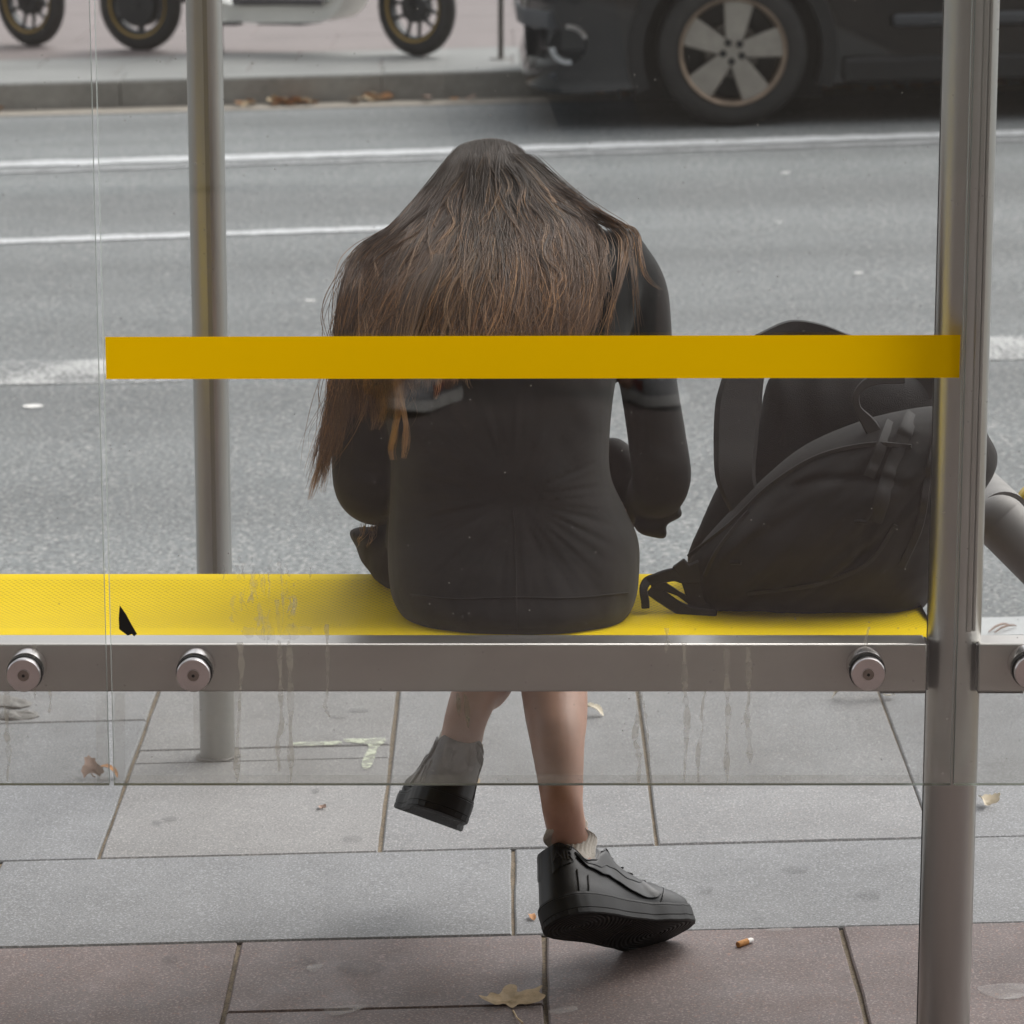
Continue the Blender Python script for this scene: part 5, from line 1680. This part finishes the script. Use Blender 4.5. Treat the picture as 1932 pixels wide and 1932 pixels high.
# ---- hair: a dark under-mass and several thousand single strands over it
hm = MB()
hlev = [(266, 885, 956, 4.90, .03), (274, 866, 974, 4.895, .055), (284, 856, 984, 4.89, .068), (300, 842, 998, 4.885, .078), (340, 812, 1036, 4.865, .088), (385, 775, 1075, 4.835, .095), (425, 735, 1112, 4.80, .10), (470, 700, 1135, 4.76, .108), (540, 678, 1135, 4.715, .118),
        (620, 668, 1118, 4.675, .122), (680, 668, 1080, 4.65, .12), (722, 690, 900, 4.63, .10), (740, 740, 840, 4.62, .06)]
rings = []
for y, xl, xr_, Yc, hd in catmull(hlev, 5):
    r_ = []
    for k in range(40):
        a = 2 * PI * k / 40
        ca, sa = math.cos(a), math.sin(a)
        r_.append(atp((xl + xr_) / 2 + (xr_ - xl) / 2 * math.copysign(abs(ca) ** .85, ca), y, Yc + hd * math.copysign(abs(sa) ** .85, sa)))
    rings.append(r_)
hm.loft(rings)
for v in hm.v:
    x, y = proj(v)
    v.y -= .006 * mnoise.noise(Vector((x * .05, y * .008, 2)))
hair = hm.build('hair', MT['hair_mass'], person, PORG, smooth=True, angle=180)
allv, allf = [], []
for src in (hm, jf, skf):
    o_ = len(allv); allv += list(src.v); allf += [[i + o_ for i in f] for f in src.f]
bvh = BVHTree.FromPolygons(allv, allf)
bvh2 = BVHTree.FromPolygons(list(jf.v) + list(skf.v), list(jf.f) + [[i + len(jf.v) for i in f] for f in skf.f])
# the skin stays a finger's breadth inside the clothes and the hair
for v in body_sk.v:
    x, y = proj(v)
    if y < 1230:
        d = (v - EYE); L_ = d.length; d /= L_
        h = bvh.ray_cast(EYE, d)
        if h[0] is None:
            n_ = bvh2.find_nearest(v)
            if n_[0] is not None: v += n_[0] - n_[1] * .014 - v
        elif h[3] + .012 > L_: v += d * (h[3] + .012 - L_)
tmp_body = body_sk.build('person', MT['skin'], None, PORG, smooth=True, angle=180)
old_me = person.data
person.data = tmp_body.data
bpy.data.objects.remove(tmp_body); bpy.data.meshes.remove(old_me)
person.data.name = 'person'
GX0, GY0, STP, NX, NY = 540, 240, 6, 130, 140
dep = np.full((NY, NX), np.nan)
for j in range(NY):
    for i in range(NX):
        d = ray(GX0 + i * STP, GY0 + j * STP).normalized()
        h = bvh.ray_cast(EYE, d)
        if h[0] is not None: dep[j, i] = h[0].y
mask = np.isnan(dep)
fill = dep.copy()
for _ in range(60):
    if not np.isnan(fill).any(): break
    p_ = np.pad(fill, 1, constant_values=np.nan)
    stack = np.stack([p_[1:-1, :-2], p_[1:-1, 2:], p_[:-2, 1:-1], p_[2:, 1:-1]])
    with np.errstate(all='ignore'):
        import warnings
        warnings.simplefilter('ignore')
        mean = np.nanmean(stack, axis=0)
    fill = np.where(np.isnan(fill), mean, fill)
fill = np.where(np.isnan(fill), 4.7, fill)
for _ in range(5):
    p_ = np.pad(fill, 1, mode='edge')
    fill = (p_[1:-1, 1:-1] * 2 + p_[1:-1, :-2] + p_[1:-1, 2:] + p_[:-2, 1:-1] + p_[2:, 1:-1]) / 6
def depth(x, y):
    fx = min(max((x - GX0) / STP, 0), NX - 1.001); fy = min(max((y - GY0) / STP, 0), NY - 1.001)
    i, j = int(fx), int(fy); u, v = fx - i, fy - j
    return (fill[j, i] * (1 - u) + fill[j, i + 1] * u) * (1 - v) + (fill[j + 1, i] * (1 - u) + fill[j + 1, i + 1] * u) * v

NS = 22
def resample(poly, n=NS):
    c = np.array(catmull(poly, 8)); s = np.concatenate([[0], np.cumsum(np.hypot(*np.diff(c, axis=0).T))]); t = np.linspace(0, s[-1], n)
    return np.stack([np.interp(t, s, c[:, 0]), np.interp(t, s, c[:, 1])], 1)
guides = [resample(g) for g in (
    ((862, 283), (812, 348), (738, 426), (668, 482), (646, 570), (637, 680), (632, 760), (606, 860), (582, 955)),
    ((870, 277), (830, 350), (762, 432), (694, 500), (664, 600), (650, 700), (642, 770), (630, 830), (614, 890)),
    ((880, 272), (848, 358), (795, 448), (730, 530), (692, 620), (676, 715), (672, 770), (668, 800)),
    ((890, 268), (868, 360), (825, 452), (768, 540), (732, 635), (715, 720), (712, 780), (708, 825)),
    ((900, 266), (885, 360), (852, 460), (808, 560), (778, 650), (762, 720), (755, 760), (745, 790)),
    ((910, 264), (904, 360), (884, 460), (848, 560), (828, 650), (815, 715), (808, 745)),
    ((920, 263), (921, 360), (915, 460), (895, 560), (878, 650), (866, 715), (860, 735)),
    ((930, 263), (938, 360), (942, 460), (936, 560), (925, 650), (915, 712)),
    ((939, 264), (955, 358), (973, 450), (980, 560), (972, 640), (966, 690)),
    ((948, 266), (974, 355), (1004, 440), (1020, 540), (1014, 630), (1002, 700)),
    ((958, 269), (998, 352), (1038, 425), (1060, 515), (1056, 600), (1044, 690)),
    ((968, 274), (1016, 350), (1072, 408), (1100, 478), (1104, 560), (1088, 640), (1074, 700)),
    ((977, 281), (1030, 348), (1098, 400), (1130, 445), (1136, 520), (1120, 600), (1098, 660)),
)]
pts_all, cnt, seg_tip = [], [], []
tips_all, tips_cnt = [], []
Rm = random.Random(11)
def strand(u, jitter, out_, cnt_, lift0, wild=1.0, cut=1.0, side_=0.0):
    i = min(int(u), len(guides) - 2); f = u - i
    g = guides[i] * (1 - f) + guides[i + 1] * f
    ph = mnoise.noise(Vector((u * 2.6, 1.3, 0))) * 9 + Rm.uniform(-.5, .5)
    am = (9.0 + 20.0 * abs(mnoise.noise(Vector((u * 3.1, 7.7, 0))))) * wild
    jx, jy = Rm.gauss(0, jitter), Rm.gauss(0, 3)
    n_ = max(5, int(NS * cut))
    frz = Rm.uniform(0, 100)
    fr_a = Rm.choice((.8, 1.2, 1.8, 2.8, 4.5)) * wild
    clump = round(u * 2.7 + Rm.uniform(-.5, .5)) / 2.7 + .16 * math.sin(round(u * 2.7) * 37.0) + Rm.gauss(0, .035)
    ic = min(max(int(clump), 0), len(guides) - 2); fc = min(max(clump - ic, 0), 1)
    gc = guides[ic] * (1 - fc) + guides[ic + 1] * fc
    lo = abs(Rm.gauss(0, .006)) + lift0
    for k in range(n_):
        t = k / (NS - 1)
        cl = .92 * min(1, max(0, t - .12) * 1.7)
        x, y = g[k] * (1 - cl) + gc[k] * cl
        s_ = t * 1.0
        x += jx * (.35 + .65 * t) * (1 - .6 * cl) + am * t * math.sin(ph + t * (9 + 3 * math.sin(u * 5))) + fr_a * 6 * t * mnoise.noise(Vector((frz, t * 5, 0))) + side_ * t * t
        y += jy * (.5 + t) + fr_a * 4 * t * mnoise.noise(Vector((frz, t * 5, 9)))
        Y = depth(x, y) - lo * (.35 + .65 * min(1, t * 2)) - .0015 - .004 * math.sin(ph * 1.7 + t * 8) * t
        out_.append(at(x, y, Y) - PORG)
    cnt_.append(n_)
for _ in range(9500):
    u = Rm.random() * (len(guides) - 1)
    c_ = Rm.uniform(.86, 1.0) if Rm.random() < .85 else Rm.uniform(.45, .86)
    strand(u, 6, pts_all, cnt, .002, 1.0, c_)
for _ in range(1300):                      # flyaways
    strand(Rm.random() * (len(guides) - 1), 14, pts_all, cnt, .008, 2.6, Rm.uniform(.4, 1.0), Rm.uniform(-22, 22))
def lock(poly, n, spread, out_, cnt_, tipspread=.5, lift=.006):
    g = resample(poly, NS)
    for _ in range(n):
        a, b_ = Rm.gauss(0, 1), Rm.gauss(0, 1)
        ph, fz = Rm.uniform(0, 6.28), Rm.uniform(0, 99)
        c_ = int(NS * (1 - .55 * Rm.random() ** 1.1))
        lo = lift + abs(b_) * .004
        for k in range(c_):
            t = k / (NS - 1)
            sp = spread * (1 - (1 - tipspread) * t)
            x = g[k][0] + a * sp * (.6 + .4 * math.sin(t * 5 + ph * .2)) + 11 * t * mnoise.noise(Vector((fz, t * 4, 0)))
            y = g[k][1] + 4 * t * mnoise.noise(Vector((fz, t * 4, 5)))
            out_.append(at(x, y, depth(x, y) - lo) - PORG)
        cnt_.append(c_)
# strands drawn over the right shoulder, and the wispy ones past it
lock(((985, 292), (1048, 350), (1120, 396), (1175, 424), (1200, 440), (1212, 500), (1226, 530), (1262, 558)), 34, 9, pts_all, cnt, 1.1)
lock(((985, 292), (1045, 350), (1118, 396), (1172, 428), (1190, 470), (1198, 540), (1206, 610), (1212, 660)), 46, 11, pts_all, cnt, 1.2)
lock(((985, 290), (1040, 348), (1110, 400), (1150, 425), (1178, 450), (1170, 520), (1150, 600), (1140, 680)), 80, 15, pts_all, cnt, 1.1)
# fuzz above the right shoulder line
lock(((975, 290), (1040, 345), (1105, 388), (1150, 410), (1185, 430), (1205, 462)), 150, 12, pts_all, cnt, 1.1, .008)
# tangled locks that cross the fall of the hair
for q in range(130):
    u = Rm.uniform(1, len(guides) - 2)
    i = int(u); f = u - i
    g = guides[i] * (1 - f) + guides[i + 1] * f
    k0 = Rm.randint(1, 11); k1 = min(NS - 1, k0 + Rm.randint(6, 13))
    am_, fr_ = Rm.uniform(8, 26) * Rm.choice((-1, 1)), Rm.uniform(.7, 2.2)
    sh_ = Rm.uniform(-22, 22)
    fr_ *= 1.2
    poly = [(g[k][0] + am_ * math.sin((k - k0) / (k1 - k0) * PI * fr_) + sh_ * (k - k0) / (k1 - k0), g[k][1]) for k in range(k0, k1 + 1, 2)]
    if len(poly) > 2: lock(poly, Rm.randint(9, 30), Rm.uniform(2, 5.5), *((pts_all, cnt) if Rm.random() < .6 else (tips_all, tips_cnt)), 1.0, Rm.uniform(.009, .016))
# long pale tails on the left, the twisted lock in the middle, separate ends below the stripe
lock(((700, 520), (662, 600), (650, 700), (640, 760), (618, 830), (596, 900), (578, 964)), 250, 8, tips_all, tips_cnt, .8)
lock(((720, 520), (676, 600), (664, 700), (655, 745), (632, 800), (616, 880), (604, 950)), 150, 7, tips_all, tips_cnt, .8)
lock(((820, 480), (780, 560), (760, 650), (752, 720), (752, 770), (742, 830), (738, 860), (752, 884)), 420, 12, tips_all, tips_cnt, .55, .014)
lock(((830, 480), (795, 560), (768, 660), (752, 716), (758, 760), (766, 800), (764, 850), (756, 884)), 300, 10, tips_all, tips_cnt, .6, .016)
lock(((760, 520), (715, 620), (698, 700), (700, 750), (706, 790), (697, 826)), 120, 8, tips_all, tips_cnt, .5)
lock(((770, 520), (735, 620), (722, 700), (725, 745), (720, 790), (706, 824)), 110, 8, tips_all, tips_cnt, .5)
lock(((750, 520), (708, 620), (694, 710), (690, 760), (676, 800), (664, 820)), 50, 6, tips_all, tips_cnt, .8)
lock(((860, 500), (842, 600), (830, 700), (828, 735), (818, 765)), 70, 9, tips_all, tips_cnt, .7)
lock(((900, 500), (885, 600), (880, 690), (884, 725), (896, 742)), 60, 10, tips_all, tips_cnt, .9)
lock(((800, 500), (775, 600), (762, 690), (778, 735), (790, 752)), 60, 9, tips_all, tips_cnt, .8)
lock(((690, 985), (684, 1010), (672, 1035)), 12, 4, tips_all, tips_cnt, 1.2)
lock(((708, 985), (704, 1012), (690, 1040)), 12, 4, tips_all, tips_cnt, 1.2)

def hair_obj(name, pts_, cnt_, m, r0, r1):
    c = bpy.data.hair_curves.new(name)
    c.add_curves(cnt_)
    flat = np.array([tuple(p) for p in pts_], dtype=np.float32)
    c.points.foreach_set('position', flat.ravel())
    ra = c.attributes.get('radius') or c.attributes.new('radius', 'FLOAT', 'POINT')
    rad = []
    for n_ in cnt_:
        for k in range(n_): rad.append((r0 + (r1 - r0) * k / (n_ - 1)) * min(1.0, .15 + k * .35, .2 + (n_ - 1 - k) * .3))
    ra.data.foreach_set('value', np.array(rad, dtype=np.float32))
    c.materials.append(m)
    o = bpy.data.objects.new(name, c)
    COL.objects.link(o)
    o.parent = hair
    return o
hair_obj('hair_strands', pts_all, cnt, MT['hair'], .00042, .00026)
hair_obj('hair_locks', tips_all, tips_cnt, MT['hair_tip'], .00034, .00022)

# ================================================================== BACKPACK
bag = thing('backpack', 'slumped black backpack resting on the yellow bench against the steel post', 'backpack', atp(1560, 1165, 4.58))
GO = bag.location.copy()
front = MB()
inflate(front, ((1300, 1105), (1296, 1080), (1306, 1046), (1365, 976), (1440, 902), (1520, 838), (1620, 795), (1720, 770), (1800, 765), (1852, 780), (1862, 815), (1882, 852), (1878, 890), (1852, 935), (1800, 1020), (1762, 1120), (1722, 1160), (1640, 1174), (1540, 1173), (1400, 1166), (1330, 1156), (1306, 1136)),
        4.63, .135, .10, c=(1580, 1010), per=5)
ff = fused(front, .006, 3)
for v in ff.v:
    x, y = proj(v)
    near = max(0, min(1, (4.64 + DY - v.y) / .05))
    # seams, sagging folds and the raised edge of the front pocket
    fold = .010 * mnoise.noise(Vector(((x + y * 1.1) * .012, (x - y) * .004, 1))) + .006 * mnoise.noise(Vector(((x + 1.25 * y) * .030, (x - y) * .006, 4)))
    def band(dist, w): return math.exp(-(dist / w) ** 2)
    d1 = (y - 1000) + (x - 1420) * .95           # crease on the left of the pocket
    g1 = band(d1, 12) * max(0, 1 - abs(x - 1360) / 120)
    d2 = y - (1110 - (x - 1560) * .9 - .0018 * (x - 1620) ** 2)
    g2 = band(d2, 11) * (1 if 1480 < x < 1760 else 0)
    d3 = x - (1640 + (1000 - y) * .38)
    g3 = band(d3, 13) * (1 if 820 < y < 1060 else 0)
    d4 = y - (905 + ((x - 1600) / 160) ** 2 * 30)
    g4 = band(d4, 8) * (1 if 1480 < x < 1720 else 0)
    v.y -= (fold + .010 * g1 - .007 * g2 - .006 * g3 - .006 * g4) * near
main = ff.build('main_compartment', MT['bag'], bag, GO, smooth=True, angle=180)
bagbvh = BVHTree.FromPolygons(ff.v, ff.f)
back = MB()
inflate(back, ((1296, 1052), (1322, 985), (1362, 900), (1400, 850), (1430, 790), (1441, 740), (1452, 712), (1490, 690), (1540, 672), (1640, 680), (1720, 705), (1790, 745), (1800, 800), (1760, 900), (1640, 1000), (1480, 1050), (1380, 1085), (1310, 1085)), 4.735, .055, .05, c=(1560, 860), per=5)
bf = fused(back, .006, 3)
for v in bf.v:
    x, y = proj(v)
    v.y -= .006 * mnoise.noise(Vector((x * .02, y * .01, 6)))
bf.build('back_panel', MT['bag_lining'], bag, GO, smooth=True, angle=180)
def ribbon(b, pts, w, th, dy=DY):
    """flat strap: pts (px, py, Y); w half-width in picture units"""
    c = catmull(pts, 8)
    P_ = [at(q[0], q[1], q[2] + dy) for q in c]
    wid = w if hasattr(w, '__len__') else [w] * len(pts)
    ww = np.interp(np.linspace(0, 1, len(c)), np.linspace(0, 1, len(wid)), wid)
    rings = []
    for i, p in enumerate(P_):
        t = (P_[min(i + 1, len(P_) - 1)] - P_[max(i - 1, 0)]).normalized()
        nrm = Vector((0, -1, .12)).normalized()
        s = t.cross(nrm).normalized()
        h = ww[i] / scale_at(p)
        nn = s.cross(t).normalized()
        rings.append([p - s * h, p - s * h * .8 + nn * th, p + s * h * .8 + nn * th, p + s * h, p + s * h * .8 - nn * th, p - s * h * .8 - nn * th])
    return b.loft(rings)
# padded shoulder strap arching above the bag
ribbon(MB(), [(1408, 960, 4.62), (1388, 900, 4.63), (1388, 830, 4.66), (1394, 760, 4.69), (1412, 690, 4.72), (1455, 650, 4.75), (1510, 640, 4.77), (1590, 652, 4.77), (1690, 690, 4.75), (1770, 740, 4.72)], [30, 38, 42, 44, 36, 24, 24, 24, 24, 24], .012).build('shoulder_strap', MT['webbing'], bag, GO, smooth=True, angle=50)
ribbon(MB(), [(1430, 640, 4.74), (1490, 617, 4.76), (1545, 622, 4.77), (1600, 640, 4.77)], [10, 13, 12, 9], .008).build('strap_trim', MT['bag_lining'], bag, GO, smooth=True, angle=50)
def on_bag(x, y, lift=.004):
    h = bagbvh.ray_cast(EYE, ray(x, y).normalized())
    return (h[0].y if h[0] is not None else 4.62 + DY) - lift
def bag_strap(pts, w, th=.003, lift=.004, name='strap', m='webbing'):
    P_ = [(x, y, on_bag(x, y, lift)) for x, y in [tuple(q) for q in catmull(pts, 4)]]
    return ribbon(MB(), P_, w, th, 0.0).build(name, MT[m], bag, GO, smooth=True, angle=50)
bag_strap(((1722, 782), (1704, 825), (1684, 880), (1668, 930), (1650, 985)), 15, .002, .002)
bag_strap(((1680, 796), (1660, 850), (1640, 900)), 11, .002, .002)
bag_strap(((1772, 790), (1766, 830), (1750, 900), (1735, 990), (1700, 1070)), 8, .003, .003, 'piping')
bag_strap(((1300, 1048), (1380, 985), (1450, 918), (1540, 862), (1640, 838), (1720, 842)), 4, .003, .002, 'zip')
bag_strap(((1330, 1085), (1352, 1040), (1390, 990), (1412, 965)), 4, .003, .002, 'zip')
bag_strap(((1410, 1120), (1480, 1112), (1560, 1098), (1640, 1060), (1690, 990)), 4, .003, .002, 'piping')
# grab loop
lp = [(1705, 712, 4.60), (1650, 716, 4.585), (1618, 740, 4.575), (1618, 770, 4.57), (1640, 800, 4.565), (1662, 838, 4.555), (1672, 862, 4.55)]
ribbon(MB(), lp, [12, 11, 7, 7, 14, 17, 8], .003).build('grab_loop', MT['webbing'], bag, GO, smooth=True, angle=50)
MB().tube([at(x, y, on_bag(x, y, .002)) for x, y in ((1612, 985), (1622, 984), (1634, 985))], .0028, 8).build('zip_pull', MT['jacket'], bag, GO)
MB().tube([at(x, y, on_bag(x, y, .002)) for x, y in ((1378, 1062), (1388, 1061), (1398, 1062))], .0028, 8).build('zip_pull', MT['jacket'], bag, GO)
# loose strap ends and the buckle at the lower left
sy = 4.58
ribbon(MB(), [(1245, 1088, sy), (1232, 1092, sy), (1220, 1098, sy), (1214, 1112, sy - .01), (1217, 1132, sy - .015), (1218, 1146, sy - .015)], [8, 9, 9, 8, 8, 8], .006).build('buckle', MT['bag_lining'], bag, GO, smooth=True, angle=50)
for pts_, w_ in (([(1226, 1100, sy), (1246, 1090, sy), (1272, 1084, sy), (1300, 1084, sy), (1330, 1075, sy)], [11, 12, 13, 20, 24]), ([(1232, 1098, sy), (1252, 1106, sy), (1280, 1120, sy), (1306, 1136, sy), (1340, 1150, sy)], [10, 9, 5, 7, 12]),
                ([(1228, 1110, sy), (1246, 1124, sy), (1276, 1144, sy - .01), (1306, 1160, sy - .02), (1350, 1168, sy - .03)], [14, 13, 12, 16, 18]), ([(1280, 1062, sy), (1296, 1084, sy), (1308, 1110, sy), (1316, 1140, sy)], [14, 16, 18, 18])):
    ribbon(MB(), pts_, w_, .004).build('strap', MT['webbing'], bag, GO, smooth=True, angle=50)

# ================================================================== THE PHOTOGRAPHER, mirrored in the pane
MT['trousers'] = mat('trousers', (.085, .08, .078), .85)
MT['coat'] = mat('coat', (.03, .03, .032), .85)
MT['trainer'] = mat('trainer_grey', (.26, .26, .27), .6, coord='obj')
MT['trainer_sole'] = mat('trainer_sole', (.60, .59, .57), .6, coord='obj')
MT['trainer_red'] = mat('trainer_red', (.22, .03, .03), .5, coord='obj')
FO = Vector((.06, -.24, 0))
ph = MB()
for s, xf, kx in ((-1, -.155, -.10), (1, .28, .21)):
    wtube(ph, [(FO.x + s * .09, FO.y - .02, .88, .08), (FO.x + s * .125, FO.y, .74, .07), (FO.x + kx, FO.y + .03, .50, .058), (xf, FO.y + .03, .12, .042), (xf + s * .01, FO.y + .07, .07, .04)])
wtube(ph, [(FO.x, FO.y - .02, .90, .14), (FO.x, FO.y - .03, 1.10, .13), (FO.x, FO.y - .03, 1.32, .14), (FO.x, FO.y - .02, 1.44, .08), (FO.x - .03, FO.y + .0, 1.54, .052)])
hc = Vector((FO.x - .06, FO.y + .02, 1.66))
ph.ellipsoid(hc, (.075, .095, .115), None, 22, 14)
ph.ellipsoid(hc + Vector((0, .095, -.02)), (.013, .02, .022), None, 10, 8)
for s in (-1, 1):
    ph.ellipsoid(hc + Vector((s * .075, 0, -.01)), (.010, .022, .03), None, 10, 8)
    wtube(ph, [(FO.x + s * .17, FO.y - .02, 1.38, .055), (FO.x + s * .24, FO.y + .06, 1.22, .045), (FO.x + s * .17, FO.y + .14, 1.40, .035)])
    hand(ph, (FO.x + s * .15, FO.y + .15, 1.42), (-s * .3, .25, 1), s)
pf = fused(ph, .010, 4)
snap = pf.build('person', MT['skin'], None, FO, smooth=True, angle=180)
tag(snap, 'person in dark trousers and grey trainers standing before the shelter, faintly mirrored in the glass', 'person')
tr_b, co_b = MB(), MB()
for s, xf, kx in ((-1, -.155, -.10), (1, .28, .21)):
    wtube(tr_b, [(FO.x + s * .09, FO.y - .02, .92, .105), (FO.x + s * .125, FO.y, .74, .10), (FO.x + kx, FO.y + .03, .50, .082), (xf, FO.y + .02, .20, .070), (xf, FO.y + .02, .11, .070)])
wtube(tr_b, [(FO.x, FO.y - .02, .88, .15), (FO.x, FO.y - .03, 1.02, .145)])
fused(tr_b, .010, 4).build('trousers', MT['trousers'], snap, FO, smooth=True, angle=180)
wtube(co_b, [(FO.x, FO.y - .03, .98, .155), (FO.x, FO.y - .03, 1.2, .155), (FO.x, FO.y - .03, 1.36, .15), (FO.x, FO.y - .02, 1.44, .085)])
for s in (-1, 1):
    wtube(co_b, [(FO.x + s * .15, FO.y - .02, 1.40, .07), (FO.x + s * .24, FO.y + .06, 1.22, .06), (FO.x + s * .18, FO.y + .13, 1.37, .048)])
fused(co_b, .010, 4).build('coat', MT['coat'], snap, FO, smooth=True, angle=180)
hb_ = MB().ellipsoid(hc + Vector((0, -.018, .022)), (.086, .098, .110), None, 22, 14)
hb_.build('hair', MT['hair_mass'], snap, FO, smooth=True, angle=180)
for s, xf, fx_ in ((-1, -.155, -.5), (1, .28, .5)):
    f_ = Vector((fx_, .87, 0)).normalized()
    make_shoe(f_, (0, 0, 1), Vector((xf, FO.y + .0, gz(xf) + .001)) - f_ * .03, s, 1.12, snap, FO, ('trainer', 'trainer_sole', 'trainer_sole', 'trainer_sole', 'trainer_red', 'trainer'), False)
